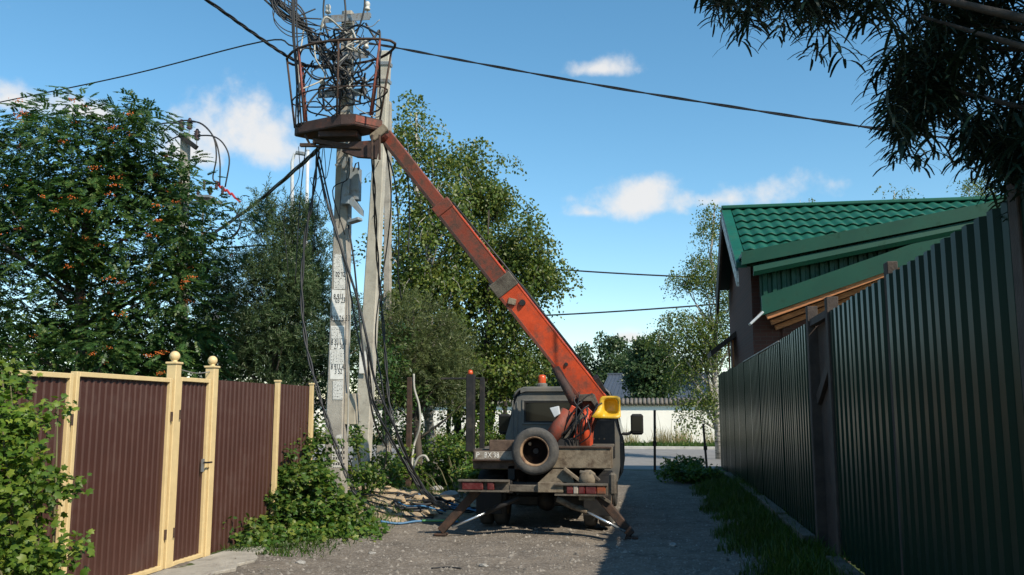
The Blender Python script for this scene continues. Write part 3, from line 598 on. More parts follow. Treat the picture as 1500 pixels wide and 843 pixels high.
# ------------------------------------------------------------------ concrete poles
PX_, PY_ = -4.905, 13.4
def half_w(z): return .152 - .0078 * z
def main_pole():
    t = thing('utility_pole', (PX_, PY_, 0), 'square concrete utility pole plastered with paper notices, carrying three crossarms', 'utility pole')
    m = MB(); zs = np.linspace(-.3, 8.25, 12)
    for z in zs:
        h = half_w(z); c = .018
        for x, y in ((-h + c, -h), (h - c, -h), (h, -h + c), (h, h - c), (h - c, h), (-h + c, h), (-h, h - c), (-h, -h + c)): m.v.append((PX_ + x, PY_ + y, z))
    for i in range(len(zs) - 1):
        for k in range(8): a = i * 8 + k; b = i * 8 + (k + 1) % 8; m.f.append((a, b, b + 8, a + 8))
    m.f.append(tuple(range((len(zs) - 1) * 8, len(zs) * 8)))
    m.build('shaft', M['concrete'], t)
    def front(z): return PY_ - half_w(z)
    # crossarms and insulators
    for (x0, x1, y) in ((473, 541, 22), (466, 539, 78), (465, 536, 133)):
        a, b = at(x0, y, PY_ - .2), at(x1, y, PY_ - .2); z = (a.z + b.z) / 2; yy = front(z) - .045
        arm = MB().bb(a.x, b.x, yy - .03, yy + .035, z - .035, z + .03); arm.bb(a.x, b.x, yy - .038, yy - .028, z - .10, z - .036)
        am = arm.build('crossarm', M['galv'], t)
        MB().tube([(PX_ - half_w(z) - .02, front(z) - .02, z), (PX_ - half_w(z) - .02, PY_ + half_w(z) + .02, z), (PX_ + half_w(z) + .02, PY_ + half_w(z) + .02, z), (PX_ + half_w(z) + .02, front(z) - .02, z)], .009, 6).build('clamp', M['galv'], am)
        for x in (a.x + .06, b.x - .06):
            ins = MB().lathe((x, yy, z + .03), [(0, .05), (.035, .05), (.05, .06), (.05, .08), (.036, .10), (.036, .115), (.046, .13), (.046, .17), (.03, .20), (0, .205)], 12).build('insulator', M['porcelain'], t, smooth=True)
            MB().lathe((x, yy, z), [(0, -.08), (.010, -.08), (.010, .06), (0, .06)], 6).build('pin', M['galv'], ins)
    for z in (7.55, 6.5, 5.6): h = half_w(z) + .006; MB().bb(PX_ - h, PX_ + h, PY_ - h, PY_ + h, z, z + .03).build('steel_band', M['galv'], t)
    # paper notices, one pasted over another; each with its own print
    fine = mat('fine_print', (.66, .65, .61), .9, var=.04, vscale=20); nt = fine.node_tree; N = nt.nodes
    br = N.new('ShaderNodeTexBrick'); br.offset = .37; br.squash = 1.3; br.inputs['Scale'].default_value = 26; br.inputs['Brick Width'].default_value = .8; br.inputs['Row Height'].default_value = .62; br.inputs['Mortar Size'].default_value = .13
    br.inputs['Color1'].default_value = (.05, .05, .05, 1); br.inputs['Color2'].default_value = (.35, .35, .33, 1); br.inputs['Mortar'].default_value = (.62, .61, .57, 1)
    tc = [n for n in N if n.type == 'TEX_COORD'][0]; mp = N.new('ShaderNodeMapping'); mp.inputs['Rotation'].default_value = (R(90), 0, 0); nt.links.new(tc.outputs['Object'], mp.inputs[0]); nt.links.new(mp.outputs[0], br.inputs[0])
    nz = N.new('ShaderNodeTexNoise'); nz.inputs['Scale'].default_value = 42; nt.links.new(tc.outputs['Object'], nz.inputs['Vector'])
    cr = N.new('ShaderNodeMapRange'); nt.links.new(nz.outputs['Fac'], cr.inputs[0]); cr.inputs[1].default_value = .42; cr.inputs[2].default_value = .56
    mx = N.new('ShaderNodeMix'); mx.data_type = 'RGBA'; nt.links.new(cr.outputs[0], mx.inputs[0]); mx.inputs[6].default_value = (.62, .61, .57, 1); nt.links.new(br.outputs[0], mx.inputs[7]); nt.links.new(mx.outputs[2], N['Principled BSDF'].inputs['Base Color'])
    rr = random.Random(5)
    #        x0   x1   y0   y1   lines (px y, text, size)                         printed
    sheets = [(489, 506, 372, 398, [], True), (489, 509, 398, 424, [(402.5, '02 12', 8)], True), (487, 511, 425, 470, [(435, '8 911 1', 8.5), (440.5, '03 23', 8.5), (467, '929 26 33', 9)], False),
              (486, 510, 444, 461, [], True), (485, 509, 477, 512, [(502, '8 911 11', 8.5), (508, '27 30', 8.5)], False), (486, 508, 480, 497, [], True), (484, 508, 513, 556, [(538, '8 911 42', 8), (544.5, '3 52', 8)], False),
              (485, 506, 515, 533, [], True), (488, 505, 558, 585, [], True), (492, 502, 637, 642, [], True), (486, 506, 650, 685, [], True)]
    for i, (x0, x1, y0, y1, lines, printed) in enumerate(sheets):
        off = .003 + .0022 * (i % 3) + (.003 if printed and i in (3, 5, 7) else 0)
        p = []
        for q, (x, y) in enumerate(((x0, y0), (x1, y0), (x1, y1), (x0, y1))):
            z = at(x, y, PY_ - .13).z; c = at(x + rr.uniform(-.6, .6), y + rr.uniform(-.8, .8), front(z)); c.y -= off; h = half_w(z) - .004; c.x = max(PX_ - h, min(PX_ + h, c.x)); p.append(c)
        s_ = MB().prism(p, (0, 0, 0), (0, .0012, 0)).build('paper_notice', fine if printed else M['paper'], t, fix=False)
        for (ly, txt, sz) in lines:
            z = at((x0 + x1) / 2, ly, PY_ - .13).z; c = at((x0 + x1) / 2, ly, front(z)); text_mesh(txt, sz * .0145, M['ink'], (c.x, front(z) - off - .004, z), s_, 'printed_number', sx=.60)
        if i == 10:
            for ly in (655, 663, 671, 680):
                z = at(496, ly, PY_ - .13).z; k = 5
                for w_ in range(k):
                    x = at(488.5 + w_ * 3.6, ly, front(z)).x; MB().bb(x, x + .022, front(z) - off - .003, front(z) - off - .001, z - .022 * (.6 if ly == 680 else 1), z + .022 * rr.uniform(.5, 1)).build('printed_mark', M['ink'], s_)
    # pale conduit down the right edge
    pts = [at(503, 372, PY_ - .14), at(508, 395, PY_ - .15), at(513, 430, PY_ - .16), at(512.5, 480, PY_ - .15), at(511, 530, PY_ - .15), at(510.5, 585, PY_ - .16), at(509, 648, PY_ - .16)]
    MB().tube(smooth_path(pts), .011, 6).build('conduit', M['cable_grey'], t, smooth=True)
    # meter cabinets and lamp
    def bx(name, x0, x1, y0, y1, Y, d, m_, rot=0):
        a, b = at(x0, y0, Y), at(x1, y1, Y); return MB().box(((a.x + b.x) / 2, Y, (a.z + b.z) / 2), (abs(b.x - a.x), d, abs(a.z - b.z)), Matrix.Rotation(rot, 3, 'Y')).build(name, m_, t, bevel=.008)
    bx('cabinet', 502, 512.5, 232, 300, PY_ - .20, .12, M['boxgrey']); c2 = bx('cabinet', 516, 527, 248, 294, PY_ - .12, .15, M['boxgrey'])
    a = at(510, 286, PY_ - .24); b = at(524, 312, PY_ - .24); MB().prism([a, at(512, 283, PY_ - .24), at(527, 305, PY_ - .24), at(527, 314, PY_ - .24), at(510, 297, PY_ - .24)], (0, 0, 0), (0, .2, 0)).build('cabinet_shelf', M['boxgrey'], t)
    MB().tube([at(518, 250, PY_ - .2), at(521, 240, PY_ - .2), at(525, 238, PY_ - .2), at(526, 248, PY_ - .2)], .012, 6).build('cabinet_hook', M['darksteel'], t)
    MB().bar(at(512, 326, PY_ - .2), at(528, 321, PY_ - .25), .13, .05).build('floodlight', M['boxgrey'], t, bevel=.008)
    MB().tube([at(511, 315, PY_ - .1), at(514, 324, PY_ - .2)], .012, 6).build('floodlight_arm', M['galv'], t)
    bx('junction_box', 508.5, 523, 577, 622, PY_ + .05, .2, M['boxbeige'])
main_pole()
def brace_pole():
    a, b = at(528, 712, 16.0), at(565, 76, 15.2)
    t = thing('brace_pole', (a.x, a.y, 0), 'pale concrete brace pole leaning beside the notice-covered pole', 'utility pole')
    MB().bar(a + (a - b) * .06, b, .30, .26, up=(0, -1, 0), w2=.19, h2=.17).build('shaft', M['concrete2'], t, bevel=.015)
    for f_ in (.62, .735, .90): p = b.lerp(a, 1 - f_); MB().bar(p + Vector((-.02, -.118, -.06)), p + Vector((.03, -.116, .05)), .012, .004, up=(0, -1, 0)).build('painted_mark', M['ink'], t)
    d = (b - a).normalized()
    for f_ in (.97, .93): p = a.lerp(b, f_); MB().bar(p - d * .03, p + d * .03, .23, .21, up=(0, -1, 0)).build('steel_band', M['galv'], t)
    q = at(537, 528, 15.8); MB().bb(q.x - .08, q.x + .06, 15.625, 15.63, q.z - .25, q.z + .15).build('paper_notice', M['paper'], t)
    c = at(567, 700, 18.6); d_ = at(569, 150, 18.6)
    t2 = thing('slim_pole', (c.x, c.y, 0), 'slim grey concrete pole standing behind the leaning brace pole', 'utility pole')
    MB().bar(Vector((c.x, c.y, -.2)), d_, .17, .17, up=(0, -1, 0), w2=.13, h2=.13).build('shaft', M['concrete'], t2, bevel=.01)
    e = at(561, 653, 18.0); MBq = MB().bb(e.x - .11, e.x + .11, 17.9, 18.1, -.1, e.z).bb(e.x - .08, e.x + .08, 17.93, 18.07, e.z, e.z + .02)
    tag(MBq.build('concrete_stub', M['concrete'], bevel=.012), 'short concrete stub post at the foot of the slim pole', 'post')
brace_pole()

# ------------------------------------------------------------------ aerial lift truck
TX, TY = -1.63, 12.0
def truck():
    t = thing('aerial_lift_truck', (TX, TY, 0), 'dusty grey lift truck with raised orange boom and work basket on outriggers', 'truck')
    X = lambda x: TX + x
    Y = lambda y: TY + y
    def bb(name, x0, x1, y0, y1, z0, z1, m_, par=t, bev=.006): return MB().bb(X(x0), X(x1), Y(y0), Y(y1), z0, z1).build(name, m_, par, bevel=bev)
    # chassis
    for s_ in (-1, 1): bb('chassis_rail', s_ * .38 - .035, s_ * .38 + .035, .35, 5.3, .55, .72, M['darksteel'])
    for y in (.45, 1.9, 3.0): bb('cross_member', -.345, .345, y - .04, y + .04, .57, .70, M['darksteel'])
    bb('rear_axle', -.8, .8, 1.36, 1.48, .30, .42, M['darksteel']); MB().lathe((X(0), Y(1.42), .36), [(.001, -.16), (.1, -.14), (.15, 0), (.1, .14), (.001, .16)], 12, 'y').build('differential', M['darksteel'], t, smooth=True)
    bb('under_tank', .45, .8, 1.9, 2.7, .45, .75, M['darksteel']); bb('added_fuel_tank', -.55, .42, 2.0, 2.5, .22, .54, M['darksteel'], bev=.05); bb('added_gearbox', -.2, .25, 3.2, 4.2, .25, .6, M['darksteel'], bev=.05); bb('added_oil_tank', .45, .85, 2.8, 3.4, .2, .6, M['darksteel'], bev=.04); bb('added_battery_box', -.9, -.58, 2.1, 2.6, .25, .62, M['darksteel'], bev=.02)  # fuel and oil tanks, gear and battery boxes added to darken the underside
    # wheels
    def wheel(x, y, w, name='wheel', z=.34, r=.34, par=t):
        prof = [(r * .62, -w / 2), (r * .86, -w / 2), (r * .96, -w * .42), (r, -w * .30), (r, w * .30), (r * .96, w * .42), (r * .86, w / 2), (r * .62, w / 2)]
        e = bpy.data.objects.new(name, None); col.objects.link(e); e.parent = par; ORG[e.name] = ORG[par.name]
        MB().lathe((X(x), Y(y), z), prof, 28, 'x').build('tyre', M['rubber'], e, smooth=True)
        MB().lathe((X(x), Y(y), z), [(r * .64, -w * .42), (r * .58, -w * .40), (r * .55, -w * .1), (r * .2, w * .02), (.001, w * .02), (.001, w * .1), (r * .55, w * .2), (r * .64, w * .42)], 24, 'x').build('rim', M['rim'], e, smooth=True)
    for s_ in (-1, 1):
        wheel(s_ * .88, 1.42, .19); wheel(s_ * .66, 1.42, .19); wheel(s_ * .83, 4.25, .19)
        m = MB(); 
        pts = [(X(s_ * .78), Y(1.42 + .44 * math.cos(q)), .36 + .44 * math.sin(q)) for q in np.linspace(.25, math.pi - .1, 10)]
        for a, b in zip(pts[:-1], pts[1:]): m.bar(a, b, .40, .012, up=(0, .3, 1))
        m.build('mudguard', M['blackplastic'], t)
        bb('mud_flap', s_ * .78 - .19, s_ * .78 + .19, .95, .965, .20, .66, M['blackplastic'])
    # tail bar: left and right channels with lamps
    def channel(x0, x1, z0, name='tail_bar'):
        m = MB().bb(X(x0), X(x1), Y(.04), Y(.07), z0, z0 + .155).bb(X(x0), X(x1), Y(-.06), Y(.04), z0 + .135, z0 + .155).bb(X(x0), X(x1), Y(-.06), Y(.04), z0, z0 + .02)
        return m.build(name, M['dusty'], t)
    bl = channel(-1.02, -.33, .60); br = channel(.29, .99, .565)
    bb('tail_bar_link', -.33, .29, .03, .09, .60, .69, M['dusty']); bb('tail_bar_plate', .06, .40, -.02, .03, .60, .73, M['beam'])
    for x0, x1, m_, b_ in ((-.97, -.68, 'red_lens', bl), (-.625, -.53, 'red_lens', bl), (.445, .53, 'red_lens', br), (.535, .60, 'white_lens', br), (.605, .69, 'red_lens', br), (.695, .84, 'red_lens', br), (.845, .96, 'amber_lens', br)):
        z0 = .622 if x0 < 0 else .588; bb('tail_lamp', x0, x1, -.045, .035, z0, z0 + .11, M[m_], b_, .01)
    for s_ in (-1, 1): bb('bar_bracket', s_ * .55 - .05, s_ * .55 + .05, .07, .6, .60, .70, M['darksteel'])
    # flat bed
    bb('deck', -.95, .95, .62, 3.0, 1.10, 1.14, M['dusty'])
    for s_ in (-1, 1): bb('deck_sill', s_ * .93 - .03, s_ * .93 + .03, .72, 3.0, .92, 1.098, M['darksteel'])
    for y in (1.0, 1.7, 2.4, 2.9): bb('deck_bearer', -.86, .86, y - .035, y + .035, .92, 1.08, M['darksteel'], bev=0)
    for s_ in (-1, 1): bb('subframe', s_ * .38 - .05, s_ * .38 + .05, .5, 3.0, .722, .918, M['darksteel'])
    b1 = bb('rear_beam', .12, 1.02, .48, .72, .885, 1.185, M['beam'], bev=.012); bb('beam_lip', .12, 1.025, .46, .478, 1.165, 1.19, M['rust'], b1, 0)
    bb('beam_end_cap', 1.02, 1.028, .49, .71, .895, 1.175, M['beam'], b1, 0)
    pb = bb('tailboard', -.93, -.12, .50, .56, .865, 1.12, M['brownboard'], bev=.01)
    bb('upper_board', -.70, -.12, .52, .60, 1.12, 1.27, M['brownboard']); bb('hook_slot', -.36, -.22, .505, .518, 1.205, 1.245, M['darksteel'], pb, 0)
    bb('board_ledge', -.93, -.12, .42, .51, .985, 1.0, M['rust'], pb, 0)
    pl = bb('number_board', -.90, -.16, .485, .498, 1.002, 1.115, M['plate'], pb, 0)
    text_mesh('BX 98', .105, M['letters'], (X(-.655), Y(.481), 1.058), pl, 'registration_lettering', sx=.8); text_mesh('P', .105, M['letters'], (X(-.855), Y(.481), 1.058), pl, 'registration_lettering')
    # plates and linkage below the beam
    MB().prism([(X(.02), Y(.35), .70), (X(.52), Y(.35), .70), (X(.44), Y(.35), .885), (X(.22), Y(.35), .885)], (0, 0, 0), (0, .02, 0)).build('gusset_plate', M['beam'], t, bevel=.004)
    MB().bar((X(.38), Y(.3), .90), (X(.62), Y(.3), .72), .05, .045).build('linkage_arm', M['beam'], t, bevel=.006)
    MB().lathe((X(.70), Y(.36), .76), [(.001, -.1), (.10, -.1), (.12, -.05), (.12, .06), (.06, .1), (.001, .1)], 10, 'y').build('valve_body', M['beam'], t, smooth=True)
    MB().tube([(X(.60), Y(.3), .85), (X(.74), Y(.28), .84), (X(.86), Y(.3), .74)], .025, 6).build('linkage_arm', M['dusty'], t)
    bb('side_flap', 1.0, 1.10, .10, .16, .56, .86, M['dusty'], bev=.03)
    bb('lower_bracket', .60, .82, .05, .3, .50, .57, M['beam'])
    MB().bar((X(.86), Y(.12), .56), (X(1.02), Y(.12), .47), .06, .03).build('lower_bracket', M['dusty'], t)
    # spare wheel hung on the tail
    cx, cy, cz = X(-.02), Y(.345), 1.125
    e = bpy.data.objects.new('spare_wheel', None); col.objects.link(e); e.parent = t; ORG[e.name] = ORG[t.name]
    r = .325
    MB().lathe((cx, cy, cz), [(r * .60, -.075), (r * .68, -.095), (r * .88, -.10), (r * .97, -.07), (r, -.03), (r, .05), (r * .95, .085), (r * .8, .1), (r * .60, .085)], 36, 'y').build('tyre', M['rubber'], e, smooth=True)
    MB().lathe((cx, cy, cz), [(r * .625, -.085), (r * .60, -.088), (r * .555, -.07), (r * .545, .02), (r * .60, .08)], 36, 'y').build('rim', M['rim'], e, smooth=True)
    MB().lathe((cx, cy, cz), [(r * .58, .07), (r * .42, .085), (r * .30, .06), (r * .14, .06), (r * .13, .085), (.001, .085)], 24, 'y').build('wheel_disc', M['rimdark'], e, smooth=True)
    MB().lathe((cx - .075, cy + .005, cz + .10), [(.001, -.02), (.022, -.015), (.026, .03), (.001, .03)], 8, 'y').build('lug', M['rim'], e)
    MB().tube([(cx, cy + .05, cz), (cx, Y(.6), cz)], .04, 8).build('spare_wheel_mount', M['darksteel'], t)
    # outriggers: inclined legs with feet and hydraulic rods
    fl = at(645, 774, 12.15); fr = at(925, 779, 12.15)
    for foot, top, nm in ((Vector((fl.x, Y(.2), .05)), Vector((X(-.80), Y(.2), .60)), 0), (Vector((fr.x, Y(.2), .05)), Vector((X(.84), Y(.2), .58)), 1)):
        lg = MB().bar(top, foot, .11, .15, up=(0, -1, 0), h2=.13).build('outrigger_leg', M['rust'], t, bevel=.01)
        MB().box((foot.x, foot.y, float(ground_height(foot.x, foot.y)) + .02), (.17, .16, .03)).build('outrigger_foot', M['rust'], t, bevel=.008)
    bb('outrigger_crossbeam', -.9, .95, .14, .27, .585, .60, M['darksteel'], bev=0)
    MB().tube([at(662, 773, 12.1), at(712, 751, 12.15)], .016, 8).build('hydraulic_rod', M['chrome'], t, smooth=True)
    MB().tube([at(712, 751, 12.15), at(760, 729, 12.2)], .035, 10).build('hydraulic_barrel', M['darksteel'], t, smooth=True)
    MB().tube([at(916, 779, 12.1), at(859, 749.5, 12.1)], .017, 8).build('hydraulic_rod', M['chrome'], t, smooth=True)
    MB().tube([at(860, 750, 12.1), at(838, 742, 12.13), at(816, 731, 12.15)], [.036, .04, .04], 10).build('hydraulic_barrel', M['beam'], t, smooth=True)
    # cab: lofted body, rear wall dusty, doors dark
    def section(y, top, hw_top, belt=1.25, low=.52, n_c=4):
        hb, hl = .97, .93; pts = []
        def corner(c0, c1, c2):
            for q in np.linspace(0, 1, n_c): pts.append(((1 - q) ** 2 * c0[0] + 2 * q * (1 - q) * c1[0] + q * q * c2[0], (1 - q) ** 2 * c0[1] + 2 * q * (1 - q) * c1[1] + q * q * c2[1]))
        b_ = min(belt, top - .12)
        right = [(hl, low), (hb, low + .25), (hb, b_)]
        pts += right; corner((hw_top + .03, top - .16), (hw_top, top - .02), (hw_top - .16, top))
        pts2 = [(-x, z) for x, z in pts[::-1]]
        return [Vector((X(.06 + x), Y(y), z)) for x, z in pts + pts2]
    secs = [section(3.18, 2.02, .78), section(3.22, 2.06, .80), section(3.9, 2.09, .80), section(4.35, 2.05, .79), section(4.95, 1.40, .86, 1.2), section(5.45, 1.18, .88, 1.05), section(5.6, .95, .86, .8)]
    m = MB(); n_ = len(secs[0])
    for s_ in secs: m.v += [tuple(p) for p in s_]
    for i in range(len(secs) - 1):
        for k in range(n_): a = i * n_ + k; b = i * n_ + (k + 1) % n_; m.f.append((a, b, b + n_, a + n_))
    m.f.append(tuple(range(n_))[::-1]); m.f.append(tuple(range((len(secs) - 1) * n_, len(secs) * n_)))
    cab = m.build('cab', M['cab_dark'], t)
    rw = MB(); rp = section(3.165, 2.005, .765); rw.prism(rp, (0, 0, 0), (0, .012, 0)); rear = rw.build('cab_rear_wall', M['cab_dusty'], t)
    # roof rim and gutter
    MB().tube([p + Vector((0, -.02, .012)) for p in secs[1][3:-3]], .022, 6).build('roof_gutter', M['cab_dusty'], cab, smooth=True)
    rfp = [section(y, 2.0 + dz, .80 - e_) for y, dz, e_ in ((3.12, .062, .03), (3.5, .105, .03), (4.3, .085, .04))]
    m = MB(); k0 = 5
    strip = [s_[k0:n_ - k0] for s_ in rfp]; q = len(strip[0])
    for s_ in strip: m.v += [tuple(p) for p in s_]
    for s_ in strip: m.v += [tuple(p - Vector((0, 0, .05))) for p in s_]
    for i in range(2):
        for k in range(q - 1): a = i * q + k; m.f.append((a, a + 1, a + q + 1, a + q)); b = 3 * q + a; m.f.append((b + q, b + q + 1, b + 1, b))
    for k in range(q - 1): m.f.append((k, 3 * q + k, 3 * q + k + 1, k + 1))
    m.build('cab_roof', M['cab_dusty'], cab, smooth=False)
    # rear window: frame, recess, glass
    yw = 3.165
    def framed(x0, x1, z0, z1):
        w_ = MB()
        for a in ((x0, x1, z0, z0 + .035), (x0, x1, z1 - .035, z1), (x0, x0 + .035, z0 + .035, z1 - .035), (x1 - .035, x1, z0 + .035, z1 - .035)): w_.bb(X(a[0]), X(a[1]), Y(yw - .022), Y(yw), a[2], a[3])
        fr_ = w_.build('rear_window_frame', M['cab_dusty'], rear, bevel=.006); 
        w2 = MB()
        for a in ((x0 + .035, x1 - .035, z0 + .035, z0 + .06), (x0 + .035, x1 - .035, z1 - .06, z1 - .035), (x0 + .035, x0 + .06, z0 + .06, z1 - .06), (x1 - .06, x1 - .035, z0 + .06, z1 - .06)): w2.bb(X(a[0]), X(a[1]), Y(yw - .016), Y(yw), a[2], a[3])
        w2.build('window_seal', M['blackplastic'], rear); bb('rear_window_glass', x0 + .06, x1 - .06, yw - .006, yw - .001, z0 + .06, z1 - .06, M['glass'], rear, 0)
    framed(-.62, .66, 1.45, 1.88)
    for x in (-.80, -.72): bb('pressed_rib', x, x + .03, yw - .02, yw, .8, 1.84, M['cab_dusty'], rear, .008)
    for z in (1.30, 1.12): bb('pressed_rib', -.66, .1, yw - .018, yw, z, z + .035, M['cab_dusty'], rear, .008)
    bb('rear_vent', -.58, -.42, yw - .02, yw, 1.33, 1.385, M['blackplastic'], rear, .004)
    pp = bb('shade_plate', .30, .955, yw - .10, yw - .06, .90, 1.93, M['cab_dark'], t, .01)  # holed plate, enlarged and near-black to stand for shade on the rear wall
    for k in range(5): MB().lathe((X(.44 + k * .085), Y(yw - .101), 1.22), [(.001, -.002), (.014, -.002), (.014, .004)], 8, 'y').build('bolt_hole', M['darksteel'], pp)
    # doors, side windows, mirrors
    for s_ in (-1, 1):
        xs = .06 + s_ * .972
        dr = bb('door', xs - .004 if s_ < 0 else xs - .008, xs + .008 if s_ < 0 else xs + .006, 3.5, 4.55, .62, 1.24, M['cab_dark'], t, .003)
        bb('door_handle', xs - .02, xs + .025, 3.58, 3.72, 1.12, 1.15, M['blackplastic'], dr)
        q0 = [(xs + s_ * .002, 3.55, 1.29), (xs + s_ * .002, 4.7, 1.29), (.06 + s_ * .865, 4.42, 1.80), (.06 + s_ * .865, 3.55, 1.84)]
        MB().prism([(X(a), Y(b), c) for a, b, c in q0], (0, 0, 0), (s_ * .012, 0, .003)).build('side_window', M['glass'], t)
        mi = bpy.data.objects.new('mirror', None); col.objects.link(mi); mi.parent = t; ORG[mi.name] = ORG[t.name]
        MB().bb(X(xs + s_ * .26) - .115, X(xs + s_ * .26) + .115, Y(4.62), Y(4.72), 1.25, 1.63).build('mirror_housing', M['blackplastic'], mi, bevel=.035)
        MB().bb(X(xs + s_ * .26) - .09, X(xs + s_ * .26) + .09, Y(4.612), Y(4.6195), 1.31, 1.58).build('mirror_glass', M['glass'], mi)
        MB().tube(smooth_path([(X(xs - s_ * .02), Y(4.66), 1.27), (X(xs + s_ * .1), Y(4.66), 1.27), (X(xs + s_ * .2), Y(4.67), 1.33)]), .028, 8).build('mirror_arm', M['blackplastic'], mi)
    # beacon
    bz = at(794, 571, TY + 3.5)
    MB().lathe((bz.x, bz.y, 2.09), [(.001, 0), (.095, 0), (.095, .05), (.07, .075), (.001, .075)], 14).build('beacon_base', M['cab_dusty'], t)
    MB().lathe((bz.x, bz.y, 2.165), [(.068, 0), (.07, .09), (.062, .13), (.03, .145), (.001, .145)], 14).build('beacon', M['orange_lens'], t, smooth=True)
    # boom rest frame at the left rear corner
    a, b = at(689, 655, 12.62), at(689, 549, 12.62)
    br_ = MB().bb(a.x - .06, a.x + .06, 12.57, 12.67, 1.1, b.z).build('boom_rest_post', M['darksteel'], t, bevel=.008)
    MB().lathe((b.x, 12.62, b.z), [(.001, .0), (.035, .0), (.04, .02), (.03, .06), (.001, .07)], 8).build('marker_lamp', M['orange_lens'], br_, smooth=True)
    a2, b2 = at(706, 655, 12.75), at(706, 553, 12.75); MB().bb(a2.x - .035, a2.x + .035, 12.72, 12.78, 1.1, b2.z).build('boom_rest_post', M['darksteel'], t, bevel=.006)
    c2 = at(646, 556, 12.75); MB().bb(c2.x, a2.x + .035, 12.725, 12.775, b2.z - .03, b2.z - .002).build('boom_rest_rail', M['darksteel'], t, bevel=.004)
    # turret
    P = lambda x, y, yy: at(x, y, TY + yy)
    MB().lathe((X(.12), Y(2.25), 1.14), [(.001, 0), (.42, 0), (.42, .09), (.36, .12), (.001, .12)], 24).build('slew_ring', M['darksteel'], t)
    tp = MB().prism([P(836, 654, 2.0), P(866, 654, 2.0), P(868, 604, 2.0), P(861, 597, 2.0), P(852, 600, 2.0)], (0, 0, 0), (0, .05, 0)); tp.build('turret_plate', M['orange'], t, bevel=.006)
    tp = MB().prism([P(836, 654, 2.5), P(868, 654, 2.5), P(872, 585, 2.5), P(858, 585, 2.5)], (0, 0, 0), (0, .05, 0)); tp.build('turret_plate', M['orange'], t, bevel=.006)
    MB().tube([P(858, 602, 1.98), P(857, 655, 2.0)], .07, 12).build('turret_column', M['orange'], t, smooth=True)
    MB().tube([P(806, 646, 1.85), P(832, 604, 2.0)], .12, 14).build('hydraulic_tank', M['orange_dark'], t, smooth=True)
    MB().tube([P(800, 655, 1.86), P(807, 644, 1.85)], .135, 14).build('tank_cap', M['dusty'], t, smooth=True)
    MB().bar(P(830, 618, 2.1), P(842, 596, 2.1), .16, .10).build('turret_link', M['orange'], t, bevel=.01)
    MB().bar(P(822, 652, 1.95), P(855, 606, 1.95), .06, .05).build('turret_strut', M['dusty'], t, bevel=.004)
    MB().prism([P(806, 655, 2.1), P(846, 655, 2.1), P(850, 612, 2.1), P(826, 612, 2.1)], (0, 0, 0), (0, .25, 0)).build('valve_block', M['darksteel'], t, bevel=.01)
    cb = MB().prism([P(847, 588, 2.2), P(870, 588, 2.2), P(876, 601, 2.2), P(850, 604, 2.2)], (0, 0, 0), (0, .28, .0)); cb.build('control_box', M['orange_dark'], t, bevel=.008)
    MB().prism([P(847, 578, 2.0), P(869, 577, 2.0), P(876, 594, 2.0), P(873, 598, 2.0), P(866, 588, 2.0), P(848, 588, 2.0)], (0, 0, 0), (0, .3, 0)).build('control_box_lid', M['dusty'], t, bevel=.006)
    MB().prism([P(805, 598, 1.8), P(818, 595, 1.8), P(820, 607, 1.8), P(812, 612, 1.8)], (0, 0, 0), (0, .12, 0)).build('work_lamp', M['whitish'], t, bevel=.006)
    MB().tube(smooth_path([P(874, 563, 2.75), P(876, 578, 2.75), P(878, 596, 2.75)]), .07, 10).build('boom_hinge', M['orange'], t, smooth=True)
    # yellow operator seat: bucket shell (seat pan and curved back in one moulding)
    n_ = 40; cx_, cz_ = 894.5, 596.5; outer = [(879, 583), (883, 580.5), (904, 580), (908.5, 583), (909.5, 611), (905, 613.5), (866, 612.5), (866, 610), (873, 603), (877, 595)]
    def hit(q, poly):                                  # where a ray from the middle of the dish leaves the outline
        dx, dy = math.cos(q), math.sin(q); best = 0
        for (ax_, ay_), (bx_, by_) in zip(poly, poly[1:] + poly[:1]):
            ex, ey = bx_ - ax_, by_ - ay_; den = dx * ey - dy * ex
            if abs(den) < 1e-9: continue
            tt = ((ax_ - cx_) * ey - (ay_ - cz_) * ex) / den; ss = ((ax_ - cx_) * dy - (ay_ - cz_) * dx) / den
            if tt > 0 and -1e-6 <= ss <= 1 + 1e-6: best = max(best, tt)
        return cx_ + dx * best, cz_ + dy * best
    def dish(q, k):
        c_, s_ = math.cos(q), math.sin(q); f_ = 1 / (abs(c_) ** 4 + abs(s_) ** 4) ** .25; return cx_ + .4 + c_ * f_ * 10.6 * k, cz_ - .6 + s_ * f_ * 11.4 * k
    m = MB(); loops = []
    for kind, k, dy in (('o', 1, .09), ('o', 1, .03), ('o', .985, .0), ('d', 1.06, .0), ('d', .97, .03), ('d', .88, .12), ('d', .45, .15), ('d', .02, .155)):
        for i in range(n_):
            q = 2 * math.pi * i / n_; x, y = hit(q, outer) if kind == 'o' else dish(q, k)
            if kind == 'o': x, y = cx_ + (x - cx_) * k, cz_ + (y - cz_) * k
            fwd = -.16 * max(0, (880 - x) / 14) - .10 * max(0, (y - 606) / 7)      # the foot sweeps forward into the seat pan
            m.v.append(tuple(P(x, y, 1.95 + dy + fwd)))
    for l in range(7):
        for i in range(n_): a = l * n_ + i; b = l * n_ + (i + 1) % n_; m.f.append((a, b, b + n_, a + n_))
    m.f.append(tuple(range(7 * n_, 8 * n_)))
    back = len(m.v)
    for i in range(n_): q = 2 * math.pi * i / n_; x, y = dish(q, 1.0); m.v.append(tuple(P(x, y, 1.95 + .18)))
    for i in range(n_): a = i; b = (i + 1) % n_; m.f.append((b, a, back + a, back + b))
    m.f.append(tuple(range(back, back + n_)))
    st = m.build('operator_seat', M['yellow'], t, smooth=True)
    MB().bar(P(872, 614, 1.98), P(895, 614, 1.98), .22, .04).build('seat_bracket', M['darksteel'], t)
